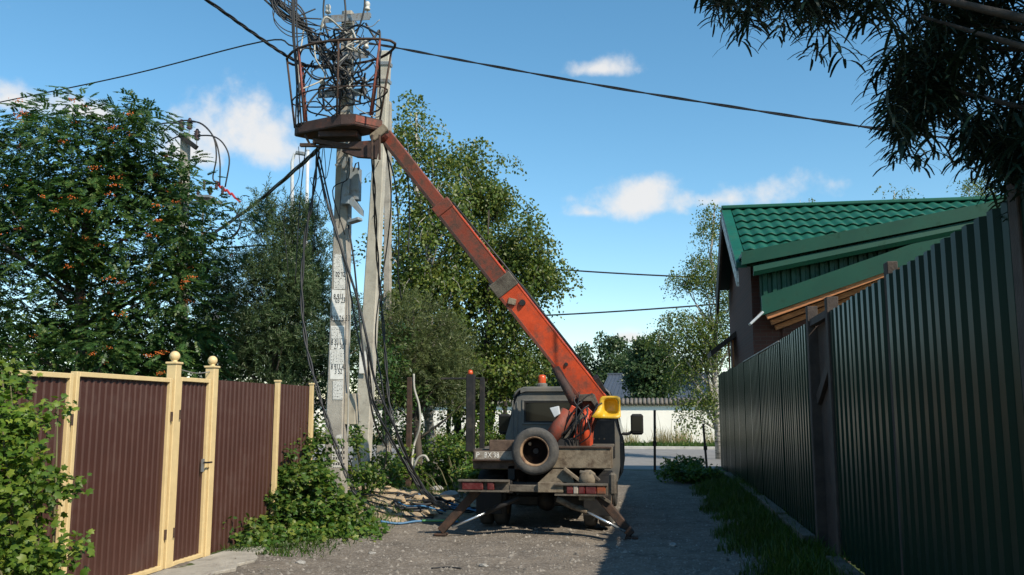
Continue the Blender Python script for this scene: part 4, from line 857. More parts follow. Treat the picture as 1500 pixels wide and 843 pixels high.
    MB().bar(P(874, 612, 2.1), P(866, 634, 2.1), .05, .05).build('seat_bracket', M['orange_dark'], t)
    # telescopic boom
    A, B = at(876, 592, TY + 2.7), at(559, 190, 12.75); ax = B - A
    side = Vector((0, -1, 0)); up = ax.cross(side).normalized()
    if up.x < 0: up = -up                              # upper right face
    def sec(f0, f1, w, h, m_, nm='boom_section', shift=0): return MB().bar(A + ax * f0 + up * shift, A + ax * f1 + up * shift, w, h, up=up).build(nm, m_, t, bevel=.012)
    s1 = sec(-.01, .455, .26, .35, M['orange']); s2 = sec(.42, .735, .20, .27, M['orange_dark'], shift=.0); s3 = sec(.70, .985, .15, .195, M['orange_dark'])
    MB().bar(A + ax * .43 + up * 0, A + ax * .475, .30, .40, up=up).build('boom_collar', M['dusty'], s1, bevel=.01)
    MB().bar(A + ax * .715, A + ax * .745, .235, .31, up=up).build('boom_collar', M['orange_dark'], s2, bevel=.01)
    for off, par, f0, f1, w, m_ in ((-.165, s1, .02, .43, .275, 'orange_dark'), (-.128, s2, .47, .715, .215, 'pan'), (-.092, s3, .74, .98, .16, 'pan')):   # darker lower flange
        MB().bar(A + ax * f0 + up * off, A + ax * f1 + up * off, w, .05, up=up).build('lower_flange', M[m_], par, bevel=.004)
    for off, par, f0, f1, w in ((.178, s1, .0, .43, .27), (.137, s2, .47, .715, .21)):
        MB().bar(A + ax * f0 + up * off, A + ax * f1 + up * off, w, .022, up=up).build('upper_flange', M['orange'], par, bevel=.003)
    MB().tube([A + ax * .10 + up * .21 + side * .06, A + ax * .43 + up * .21 + side * .06, A + ax * .72 + up * .17 + side * .05], .016, 6).build('hose', M['cable'], t, smooth=True)
    MB().tube([A + ax * .08 + up * .22 - side * .02, A + ax * .42 + up * .22 - side * .02], .014, 6).build('hose', M['cable'], t, smooth=True)
    p = A + ax * .40 + side * .15; MB().bar(p - up * .10, p - up * .02 + ax.normalized() * -.1, .10, .03, up=side).build('boom_bracket', M['beam'], s1, bevel=.006)
    p = A + ax * .37 + side * .145 + up * .06; MB().lathe(p, [(.001, -.03), (.05, -.03), (.05, .02), (.001, .02)], 10, 'y').build('boom_pulley', M['darksteel'], s1)
    p = A + ax * .15 + side * .14; MB().lathe(p, [(.001, -.02), (.03, -.02), (.03, .02), (.001, .02)], 10, 'y').build('boom_pin', M['darksteel'], s1)
    MB().bar(A + ax * .02 + up * .2, A + ax * .07 + up * .24, .2, .09, up=up).build('boom_winch', M['darksteel'], t, bevel=.01)
    rod0, rod1 = at(811, 533, TY + 2.3), at(846, 600, TY + 2.15)
    MB().tube([rod0, rod0.lerp(rod1, .5)], .055, 12).build('lift_cylinder_barrel', M['orange_dark'], t, smooth=True)
    MB().tube([rod0.lerp(rod1, .1), rod1], .07, 12).build('lift_cylinder_barrel', M['pan'], t, smooth=True)
    MB().bar(rod0 + Vector((-.03, 0, .03)), rod0 + Vector((.22, .12, .12)), .14, .12).build('lift_cylinder_clevis', M['orange_dark'], t, bevel=.01)
    rr = random.Random(12)
    for k in range(9):                                # hydraulic hoses about the turret
        x0, y0 = rr.uniform(838, 882), rr.uniform(575, 612); x1, y1 = rr.uniform(806, 868), rr.uniform(630, 656); yy = rr.uniform(1.75, 1.95)
        mid = P((x0 + x1) / 2 + rr.uniform(-12, 12), (y0 + y1) / 2 + rr.uniform(-4, 12), yy - .08)
        MB().tube(smooth_path([P(x0, y0, yy), P(x0 * .8 + x1 * .2 + rr.uniform(-6, 6), y0 + 8, yy - .05), mid, P(x1, y1, yy)]), rr.choice((.009, .011, .013)), 5).build('hose', M[rr.choice(('cable', 'darksteel', 'cable'))], t, smooth=True)
    # work basket
    zt = at(515, 165, 12.15).z
    Lc, Nc, Rc = at(424, 181, 12.55), at(513, 165, 12.15), at(567, 181, 12.62); Fc = Lc + Rc - Nc
    cs = [Vector((c.x, c.y, 0)) for c in (Lc, Nc, Rc, Fc)]; ctr = sum(cs, Vector()) / 4
    def ring(k, z, ch=.22):
        out = []
        for i in range(4):
            p, a, b = cs[i], cs[i - 1], cs[(i + 1) % 4]; p2 = ctr + (p - ctr) * k; a2 = ctr + (a - ctr) * k; b2 = ctr + (b - ctr) * k
            out += [p2.lerp(a2, ch) + Vector((0, 0, z)), p2.lerp(b2, ch) + Vector((0, 0, z))]
        return out
    bk = bpy.data.objects.new('work_basket', None); col.objects.link(bk); bk.parent = t; ORG[bk.name] = ORG[t.name]
    lv = [(.97, zt - .17), (1.0, zt - .15), (1.0, zt), (.97, zt), (.96, zt - .14)]; m = MB(); rings = [ring(k, z, .14) for k, z in lv]
    for r_ in rings: m.v += [tuple(p) for p in r_]
    for i in range(len(lv) - 1):
        for k in range(8): a = i * 8 + k; b = i * 8 + (k + 1) % 8; m.f.append((a, b, b + 8, a + 8))
    m.f.append(tuple(range(8))); m.f.append(tuple(range(32, 40)))
    m.build('basket_floor', M['pan'], bk)
    MB().bar(ring(1.004, zt - .07, .14)[2 + 1], ring(1.004, zt - .07, .14)[4], .012, .10).build('sunlit_side_plate', M['orange_dark'], bk)  # orange colour stands for sunlight on the right side of the floor
    # rails
    zt2 = zt + 1.13
    def rail(k, z, r_, tilt=0.0, nm='rail'):
        pts = []
        for i in range(24):
            q = 2 * math.pi * i / 24; rx = .5 * (cs[2] - cs[0]).length * k; ry = .5 * (cs[3] - cs[1]).length * k
            ex = (cs[2] - cs[0]).normalized(); ey = (cs[3] - cs[1]).normalized()
            n_ = 2.6; cq, sq = math.cos(q), math.sin(q); f_ = 1 / (abs(cq) ** n_ + abs(sq) ** n_) ** (1 / n_)
            pts.append(ctr + ex * cq * f_ * rx + ey * sq * f_ * ry + Vector((0, 0, z + tilt * cq)))
        pts.append(pts[0]); MB().tube(pts, r_, 8, cap=False).build(nm, M['rust'], bk, smooth=True); return pts
    rt = rail(1.06, zt2, .021); rm = rail(.93, zt + .42, .012)
    rl = ring(.95, zt - .01, .2)
    for i, k in enumerate((0, 2, 5, 8, 11, 14, 17, 20)):
        b_ = min(rl, key=lambda p: (p - rt[k]).xy.length); q = Vector((rt[k].x, rt[k].y, 0)) * .55 + Vector((b_.x, b_.y, 0)) * .45
        f_ = ctr + (Vector((rt[k].x, rt[k].y, 0)) - ctr) * .80; MB().tube([Vector((f_.x, f_.y, zt - .02)), rt[k]], .017, 7).build('upright', M['orange_dark'] if i % 2 else M['rust'], bk, smooth=True)
    # brackets under the floor
    MB().bar(ctr + Vector((-.25, -.05, zt - .22)), ctr + Vector((.35, .0, zt - .22)), .30, .10).build('floor_bracket', M['pan'], bk, bevel=.01)
    MB().bar(ctr + Vector((-.35, -.1, zt - .30)), ctr + Vector((.35, .0, zt - .42)), .08, .07).build('floor_bracket', M['rust'], bk, bevel=.006)
    MB().prism([at(512, 208, 12.5), at(556, 205, 12.5), at(550, 232, 12.5), at(522, 230, 12.5), at(500, 222, 12.5)], (0, 0, 0), (0, .08, 0)).build('floor_bracket', M['pan'], bk, bevel=.006)
    for x in (545, 556): MB().tube([at(x, 198, 12.4), at(x, 234, 12.4)], .018, 6).build('tie_rod', M['rust'], bk)
    MB().bar(at(440, 213, 12.5), at(462, 213, 12.5), .06, .05).build('step', M['rust'], bk)
    MB().tube([at(447, 198, 12.5), at(455, 214, 12.5), at(530, 218, 12.5)], .022, 6).build('tie_rod', M['rust'], bk)
    MB().lathe(at(558, 196, 12.68), [(.001, -.13), (.12, -.13), (.12, .13), (.001, .13)], 14, 'y').build('boom_head', M['orange_dark'], t)
    MB().bar(at(566, 188, 12.6), at(545, 205, 12.55), .18, .12).build('boom_head_link', M['beam'], t, bevel=.01)
    return t
truck()
# ------------------------------------------------------------------ overhead wires and loose cables
def wire(pts, r, label, m='cable', cat='cable', group=None, name='cable', n=6, strands=1):
    P_ = smooth_path([at(*p) if len(p) == 3 and abs(p[0]) > 30 or len(p) == 3 and p[1] > 30 else Vector(p) for p in pts], n)
    mb = MB()
    if strands == 1: mb.tube(P_, r, 6)
    else:
        for k in range(strands):                       # strands twisted about one another: one cable
            q = [p + Vector((math.cos(i * .55 + k * 2 * math.pi / strands), math.sin(i * .55 + k * 2 * math.pi / strands) * .5, math.sin(i * .55 + k * 2 * math.pi / strands))) * r * .75 for i, p in enumerate(P_)]
            mb.tube(q, r * .62, 5)
    return tag(mb.build(name, M[m], smooth=True), label, cat, group)
G = 'black cables let down from the pole'
wire([(-260, 205, 17), (0, 150, 16), (190, 110, 15), (385, 61, 13.6), (430, 68, 13.3), (500, 78, 13.25)], .014, 'thin span wire rising from above the rowan tree to the pole top', name='span_wire', cat='wire')
wire([(150, -105, 9.5), (300, -2, 11), (370, 48, 12), (420, 82, 12.6), (455, 97, 13), (505, 100, 13.2)], .022, 'thick twisted cable slanting down to the basket rail over the gate', strands=3, n=14)
wire([(520, 62, 13.3), (568, 68, 13.4), (700, 93, 13.2), (900, 129, 12.6), (1100, 161, 12), (1280, 188, 11.5), (1420, 206, 11), (1620, 228, 10.5)], .018, 'long black wire crossing the sky from pole to the leafy branch', name='span_wire', cat='wire', strands=2, n=14)
wire([(560, 372, 40), (790, 393, 40), (990, 405, 40), (1150, 408, 40)], .035, 'upper distant wire over the street between the birches', name='span_wire', cat='wire')
wire([(560, 470, 40), (805, 462, 40), (1010, 449, 40), (1150, 436, 40)], .035, 'lower distant wire over the street between the birches', name='span_wire', cat='wire')
wire([(470, 215, 13.2), (445, 238, 14), (372, 300, 17), (300, 352, 20), (255, 390, 22)], .035, 'thick black bundle slanting from the basket to the far switch pole', strands=3, n=10)
wire([(455, 358, 20), (380, 360, 20), (300, 366, 20), (250, 375, 20)], .02, 'thin level wire behind the narrow-leaved tree', name='span_wire', cat='wire')
wire([(466, 222, 12.9), (458, 290, 13), (447, 350, 13), (442, 430, 12.9), (448, 500, 12.8), (462, 560, 12.6), (484, 630, 12.4), (505, 690, 12.3), (520, 722, 12.3), (537, 748, 12.4)], .024, 'black cable hanging from the basket and curving past the notice pole to the weeds', strands=2, n=9, group=G)
wire([(464, 232, 12.95), (480, 300, 12.9), (505, 380, 12.9), (524, 440, 13), (538, 500, 13), (550, 560, 13.2), (580, 630, 13.4), (606, 690, 13.8), (628, 728, 14), (652, 748, 13.6)], .020, 'black cable crossing in front of both poles to the ground', group=G)
wire([(468, 230, 12.95), (486, 310, 12.95), (508, 400, 13), (520, 470, 13.1), (532, 530, 13.1), (545, 590, 13.2), (572, 640, 13.4), (598, 690, 13.7), (618, 725, 13.9)], .014, 'thinner black cable beside the one crossing both poles', group=G)
wire([(546, 232, 12.9), (549, 300, 13.6), (553, 380, 14.2), (560, 460, 14.4), (566, 540, 14.4), (572, 600, 14.3), (590, 660, 14.2), (610, 700, 14.2), (640, 738, 14)], .022, 'black cable running down along the leaning brace pole', strands=2, n=9, group=G)
wire([(566, 215, 12.9), (573, 290, 14), (567, 360, 14.5), (556, 430, 14.6), (550, 500, 14.6), (562, 580, 14.5), (566, 660, 14.6), (562, 690, 14.7)], .013, 'thin cable swaying behind the brace pole', group=G)
wire([(562, 210, 12.9), (578, 265, 13.8), (584, 340, 14.2), (583, 400, 14.4), (588, 440, 14.6)], .012, 'short cable end hanging in front of the birch beside the brace pole', group=G)
wire([(592, 232, 13.0), (598, 270, 13.6), (600, 320, 14), (598, 370, 14)], .012, 'short cable end hanging just below the thin boom section', group=G)
wire([(510, 330, 13.2), (518, 380, 13.2), (524, 440, 13.3), (530, 500, 13.3), (538, 560, 13.3), (549, 620, 13.4), (566, 655, 14)], .015, 'black cable dropping from the floodlight between the two poles', group=G)
wire([(538, 508, 13.6), (545, 580, 13.8), (570, 640, 14), (600, 690, 14), (625, 725, 13.9), (660, 745, 13.3)], .02, 'black twisted cable pair sagging from the brace pole to the ground', strands=2, n=9)
wire([(606, 548, 17), (607, 570, 17), (614, 595, 17), (615, 625, 17), (606, 655, 17), (603, 690, 16.5)], .022, 'pale plastic conduit snaking upright before the birch trunks', m='cable_grey')
wire([(604, 690, 16), (612, 672, 16), (622, 668, 16), (628, 676, 16)], .022, 'pale conduit loop near the ground before the birch trunks', m='cable_grey')
tag(MB().bb(at(599, 620, 17).x - .05, at(599, 620, 17).x + .05, 16.97, 17.07, -.1, at(599, 553, 17).z).build('rusty_post', M['rust'], bevel=.01), 'rusty square steel post before the birch trunks', 'post')
def gz(x, y): return float(ground_height(x, y))
def ground_cable(pts, r, label, m='cable', group='cables lying on the spoil'):
    P_ = smooth_path([Vector((x, y, gz(x, y) + r + dz)) for x, y, dz in pts], 8); P_ = [Vector((p.x, p.y, max(p.z, gz(p.x, p.y) + r * .6))) for p in P_]
    return tag(MB().tube(P_, r, 6).build('cable', M[m], smooth=True), label, 'cable', group)
rr = random.Random(21)
c0 = Vector((-3.35, 14.6, 0))
for k in range(6):
    L_ = rr.uniform(.6, 1.2); a = rr.uniform(0, 6.28); pts = []
    for i in range(9):
        q = a + i * rr.uniform(.35, .6); rad = L_ * .5 * (1 + .15 * rr.uniform(-1, 1)); pts.append((c0.x + rr.uniform(-.08, .08) + math.cos(q) * rad * .9 - .25 * (k % 3), c0.y + math.sin(q) * rad * 1.1 + .3 * (k % 2), abs(rr.gauss(0, .05))))
    ground_cable(pts, rr.choice((.014, .018, .022)), 'black cable coiled on the clay beside the truck')
for k, (x, y) in enumerate(((-3.3, 14.6), (-3.6, 14.9), (-3.75, 14.2))):
    ground_cable([(x + .5 * math.sin(i * .5 + k), y + .09 * i - .3 + .1 * math.cos(i * 1.1), .05 + .03 * math.sin(i)) for i in range(8)], .014, 'bright blue cable curling among the black coils', 'cable_blue', 'blue cables on the spoil')
ground_cable([(-4.0, 12.85, 0), (-3.75, 12.95, .01), (-3.5, 13.1, .02), (-3.2, 13.25, .01), (-2.95, 13.35, .02)], .016, 'blue cable end lying straight on the gravel edge', 'cable_blue')
ground_cable([(-3.45, 13.12, .02), (-3.2, 13.2, .04), (-2.95, 13.4, .03)], .018, 'green cable end lying beside the blue one on gravel', 'cable_green')
for k in range(5):
    y = 13.4 + k * .55; ground_cable([(-5.0 + i * .32, y + .08 * math.sin(i * 1.3 + k) + .04 * i, .01) for i in range(6)], .014, 'dark cable strand lying across the pale clay heap', group='cables across the clay heap')
ground_cable([(-2.4, 9.55, 0), (-2.25, 9.6, 0), (-2.08, 9.58, 0)], .008, 'short scrap of wire lying on the gravel lane', group='wire scraps')
# tangle about the pole top
G2 = 'tangle of loops in the work basket'
for k in range(16):                                       # bundle coming in from the upper left
    o1, o2 = rr.uniform(-14, 14), rr.uniform(-10, 10); yb = 13.15 + rr.uniform(-.25, .2)
    pts = [(345 + o1 + rr.uniform(-30, 30), -75 + rr.uniform(-15, 15), 12.6), (395 + o1, -5 + o2, 12.8), (430 + o1 * .8 + 4, 28 + o2, 12.95), (462 + o2 * .7, 62 + o1, yb), (490 + rr.uniform(-12, 12), 92 + rr.uniform(-14, 25), yb), (506 + rr.uniform(-10, 14), 125 + rr.uniform(-25, 35), 13.22 - half_w(6.5) + .02)]
    wire(pts, rr.choice((.010, .013, .017)), 'black cable in the bundle sweeping down into the basket', group='bundle above the basket')
for k in range(42):
    x0, y0 = rr.uniform(440, 545), rr.uniform(25, 135); pts = [(x0, y0, rr.uniform(12.6, 13.2))]
    for i in range(rr.randint(3, 5)):
        x0 = min(556, max(436, x0 + rr.uniform(-38, 38))); y0 = min(170, max(12, y0 + rr.uniform(-22, 40))); pts.append((x0, y0, rr.uniform(12.5, 13.2)))
    wire(pts, rr.choice((.007, .010, .014, .017)), 'loose cable loop tangled inside the work basket', m=rr.choice(('cable', 'cable', 'cable', 'cable_grey')), group=G2)
for k in range(10):                                       # loops bulging out left of the basket
    x = rr.uniform(398, 425); y = rr.uniform(-10, 30)
    wire([(x + 18, -22, 12.7), (x, y, 12.7), (x + 8, y + 22, 12.7), (x + 30, y + 34, 12.8), (x + 62, y + 30 + rr.uniform(-10, 25), 12.95)], rr.choice((.008, .011)), 'cable loop bulging out above the basket rail', group='loops above the rail')
for k in range(4):
    wire([(428 + k * 2.2, -12, 12.35), (429 + k * 2 + rr.uniform(-2, 2), 50, 12.35), (433 + k * 2 + rr.uniform(-2, 2), 110, 12.4), (433 + k * 4, 176, 12.45), (434 + k * 4, 186, 12.5)], .013, 'black cable dropping upright along the left basket rail', group='upright cables by the rail')
for (x, y, s_) in ((500, 40, 1), (528, 20, 1), (480, 35, -1)):
    wire([(x, -40, 13), (x + 6 * s_, y - 10, 13), (x - 12 * s_, y + 40, 13), (x - 40 * s_, y + 62, 13)], .016, 'black cable falling past the top crossarm', group='cables past the top crossarm')
for k in range(7):                                        # thin strands below the basket
    x = rr.uniform(436, 520); y1 = rr.uniform(300, 420)
    wire([(x, 215, 12.9), (x + rr.uniform(-12, 6), 260, 13), (x + rr.uniform(-26, 10), (215 + y1) / 2, 13.1), (x + rr.uniform(-30, 20), y1, 13.2)], rr.choice((.006, .009)), 'thin cable strand dangling below the basket', group='thin strands below the basket')

# ------------------------------------------------------------------ switch pole behind the rowan, lamp posts
def switch_pole():
    b = at(268, 560, 21); t = thing('switch_pole', (b.x, 21, 0), 'concrete pole with dark insulators and red fuse switch behind the rowan tree', 'utility pole')
    top = at(272, 196, 21); MB().bar(Vector((b.x, 21, -.2)), top, .26, .24, up=(0, -1, 0), w2=.2, h2=.18).build('shaft', M['concrete'], t, bevel=.012)
    arm = MB().bar(at(263, 198, 20.85), at(288, 217, 20.85), .1, .12).build('crossarm', M['darksteel'], t)
    for x, y in ((265, 198), (277, 196), (288, 212)):
        p = at(x, y, 20.85); ins = MB().lathe(p, [(0, .12), (.06, .12)] + [(.09 if i % 2 else .05, .13 + .03 * i) for i in range(9)] + [(.03, .42), (0, .43)], 12).build('insulator', M['porcelain_dark'], t, smooth=True)
        MB().tube([p - Vector((0, 0, .02)), p + Vector((0, 0, .13))], .016, 6).build('pin', M['galv'], ins)
    pl = MB().bar(at(283, 290, 20.8), at(312, 290, 20.8), .4, .06).build('switch_platform', M['boxgrey'], t)
    MB().bar(at(270, 297, 20.8), at(325, 297, 20.8), .1, .08).build('switch_arm', M['galv'], t)
    for k in range(5): p = at(318 + k * 7, 268 + k * 5 + (k > 3) * 3, 20.8); MB().bar(p, at(324 + k * 7, 276 + k * 5, 20.8), .06, .05).build('fuse_switch', mat('red_enamel', (.45, .03, .03), .4) if k == 0 else bpy.data.materials['red_enamel'], t, bevel=.006)
    for k in range(5): p = at(290 + k * 9, 280 - (k % 2) * 8, 20.7); MB().lathe(p, [(0, -.1)] + [(.05 if i % 2 else .03, -.1 + .03 * i) for i in range(8)] + [(0, .13)], 8).build('insulator', M['porcelain_dark'], t, smooth=True)
    g = 'jumper wires of the switch pole'
    for pts in ([(322, 268, 20.7), (312, 262, 20.7), (317, 230, 20.7), (312, 200, 20.7), (292, 180, 20.75), (265, 181, 20.8), (235, 182, 20.8), (214, 198, 20.8)], [(322, 272, 20.7), (322, 235, 20.7), (315, 205, 20.7), (298, 184, 20.7), (277, 177, 20.8), (255, 180, 20.8), (236, 196, 20.8)], [(330, 274, 20.7), (336, 235, 20.7), (328, 212, 20.7), (312, 200, 20.7), (288, 199, 20.8), (262, 200, 20.8), (242, 210, 20.8)],
                [(300, 345, 20.7), (330, 352, 20.7), (352, 330, 20.7), (340, 300, 20.7)], [(292, 332, 20.7), (320, 337, 20.7), (342, 322, 20.7), (352, 305, 20.7)], [(296, 342, 20.7), (318, 352, 20.7), (344, 345, 20.7), (353, 328, 20.7)]):
        MB().tube(smooth_path([at(*p) for p in pts]), .020, 5).build('jumper_wire', M['cable'], t, smooth=True)
    MB().tube([at(297, 310, 20.6), at(294, 380, 20.6)], .03, 6).build('control_rod', M['galv'], t)
    MB().bb(at(305, 480, 20.6).x, at(318, 480, 20.6).x, 20.4, 20.7, at(305, 485, 20.6).z, at(305, 460, 20.6).z).build('meter_box', M['whitish'], t)
switch_pole()
def lamp_post():
    a = at(428, 560, 24); t = thing('lamp_post', (a.x, 24, 0), 'thin pale street lamp post with bent arm below the basket', 'street lamp')
    MB().tube([Vector((a.x, 24, -.1)), at(428, 300, 24), at(428, 238, 24), at(431, 226, 24), at(440, 224.5, 24)], [.07, .06, .05, .045, .04], 10).build('post', M['whitish'], t, smooth=True)
    MB().bar(at(434, 224, 24), at(447, 226, 24), .14, .1).build('lamp_head', M['boxgrey'], t, bevel=.02)
    b = at(446, 560, 24.5); t2 = thing('steel_mast', (b.x, 24.5, 0), 'plain thin steel mast next to the bent lamp post', 'mast')
    MB().tube([Vector((b.x, 24.5, -.1)), at(451, 222, 24.5)], [.07, .05], 8).build('shaft', M['whitish'], t2, smooth=True)
    MB().lathe(at(451, 222, 24.5), [(.001, 0), (.055, 0), (.05, .04), (.001, .06)], 8).build('cap', M['galv'], t2)
lamp_post()
# ------------------------------------------------------------------ stakes, debris
for (x, yt, yb, Y_, lab) in ((959, 601, 692, 25.6, 'rusty steel stake standing before the street'), (1033, 621, 684, 27.5, 'dark steel stake leaning slightly by the fence end')):
    a, b = at(x + (3 if x > 1000 else 0), yb, Y_), at(x - (3 if x > 1000 else 0), yt, Y_)
    st = thing('steel_stake', (a.x, Y_, 0), lab, 'stake'); MB().tube([Vector((a.x, Y_, -.2)), b], .035, 8).build('rod', M['rust'], st)
    c = Vector((a.x, Y_, 0)).lerp(b, .46); MB().box(c, (.11, .09, .13)).build('clamp', M['rust'], st, bevel=.01)
def blob(c, s_, sd, m_, name, label, cat, group):
    r_ = random.Random(sd); bm = bmesh.new(); bmesh.ops.create_icosphere(bm, subdivisions=2, radius=1)
    for v in bm.verts: v.co *= 1 + r_.uniform(-.22, .18)
    for v in bm.verts: v.co = Vector((v.co.x * s_[0], v.co.y * s_[1], max(-.3, v.co.z) * s_[2]))
    me = bpy.data.meshes.new(name); bm.to_mesh(me); bm.free(); me.materials.append(m_); o = bpy.data.objects.new(name, me); col.objects.link(o); o.location = c; o.rotation_euler.z = r_.uniform(0, 6)
    return tag(o, label, cat, group)
rr = random.Random(8)
for k in range(30):
    x, y = rr.gauss(-4.35, .55), rr.gauss(15.0, 1.1); s_ = rr.uniform(.04, .12) * (1.4 if k < 5 else 1)
    blob((x, y, gz(x, y) + s_ * .15), (s_ * rr.uniform(.9, 1.8), s_ * rr.uniform(.7, 1.2), s_ * rr.uniform(.4, .65)), k, M['clod'], 'clay_clod', 'pale clod of dry clay on the spoil heap by the poles', 'clod', 'clay clods on the spoil heap')
for k, (px, py, Y_, s_) in enumerate(((658, 688, 16, .2), (640, 690, 17, .12), (985, 790, 11.5, .05), (708, 830, 0, .04), (440, 826, 0, .05), (545, 812, 0, .035))):
    r_ = ray(px, py); tt = -EYE / r_[2]; x, y = (r_[0] * tt, r_[1] * tt) if not Y_ else (at(px, py, Y_).x, Y_)
    blob((x, y, gz(x, y) + s_ * .2), (s_ * 1.4, s_, s_ * .6), 90 + k, M['stone'], 'stone', ['pale flat stone in the weeds beside the truck', 'smaller stone behind the flat one in the weeds', 'lone stone in the fence shadow', 'small stone out on the sunny gravel', 'stone at the foot of the bush', 'pebble at the gravel edge'][k], 'stone', None)
tag(MB().tube([Vector((-6.6, 18.6, .28)), Vector((-3.4, 18.2, .22))], .11, 8).tube([Vector((-6.3, 18.9, .22)), Vector((-3.2, 18.6, .2))], .09, 8).build('fallen_log', M['bark_dark']), 'dark logs lying behind the coiled cables', 'log')
# gravel scattered over the lane, too many to count
def gravel():
    n = 15000; x = rng.uniform(-4.6, 1.2, n); y = 7.6 + rng.random(n) ** 1.6 * 12; s_ = rng.gamma(1.8, .006, n).clip(.004, .045); z = ground_height(x, y)
    base = np.array([(1, 0, 0), (-.5, .87, 0), (-.5, -.87, 0), (0, 0, .75)]); F = np.array([(0, 1, 3), (1, 2, 3), (2, 0, 3)])
    a = rng.uniform(0, 6.28, n); c, s2 = np.cos(a), np.sin(a); sc = rng.uniform(.7, 1.3, (n, 3))
    v = base[None] * sc[:, None, :] * s_[:, None, None] * (1 + rng.uniform(-.2, .2, (n, 4, 1))); vx = v[..., 0] * c[:, None] - v[..., 1] * s2[:, None]; vy = v[..., 0] * s2[:, None] + v[..., 1] * c[:, None]
    v = np.stack([vx + x[:, None], vy + y[:, None], v[..., 2] + z[:, None] - .001], -1).reshape(-1, 3); f = (F[None] + (np.arange(n) * 4)[:, None, None]).reshape(-1, 3)
    tag(raw_mesh('gravel', v, f, M['gravel']), 'loose gravel scattered over the lane', 'gravel', kind='stuff')
gravel()
def apron():
    rr = random.Random(31); e = [(-4.35 + rr.uniform(-.09, .09) - .25 * max(0, q - 9.3), q) for q in np.linspace(7.2, 10.35, 14)]
    poly = [Vector((-4.975, 10.3, -.05))] + [Vector((-4.975, 7.2, -.05))] + [Vector((x, y, -.05)) for x, y in e]
    tag(MB().prism(poly, (0, 0, 0), (0, 0, .118)).build('concrete_apron', M['concrete'], bevel=.006), 'strip of pale concrete apron before the wicket', kind='structure')
apron()
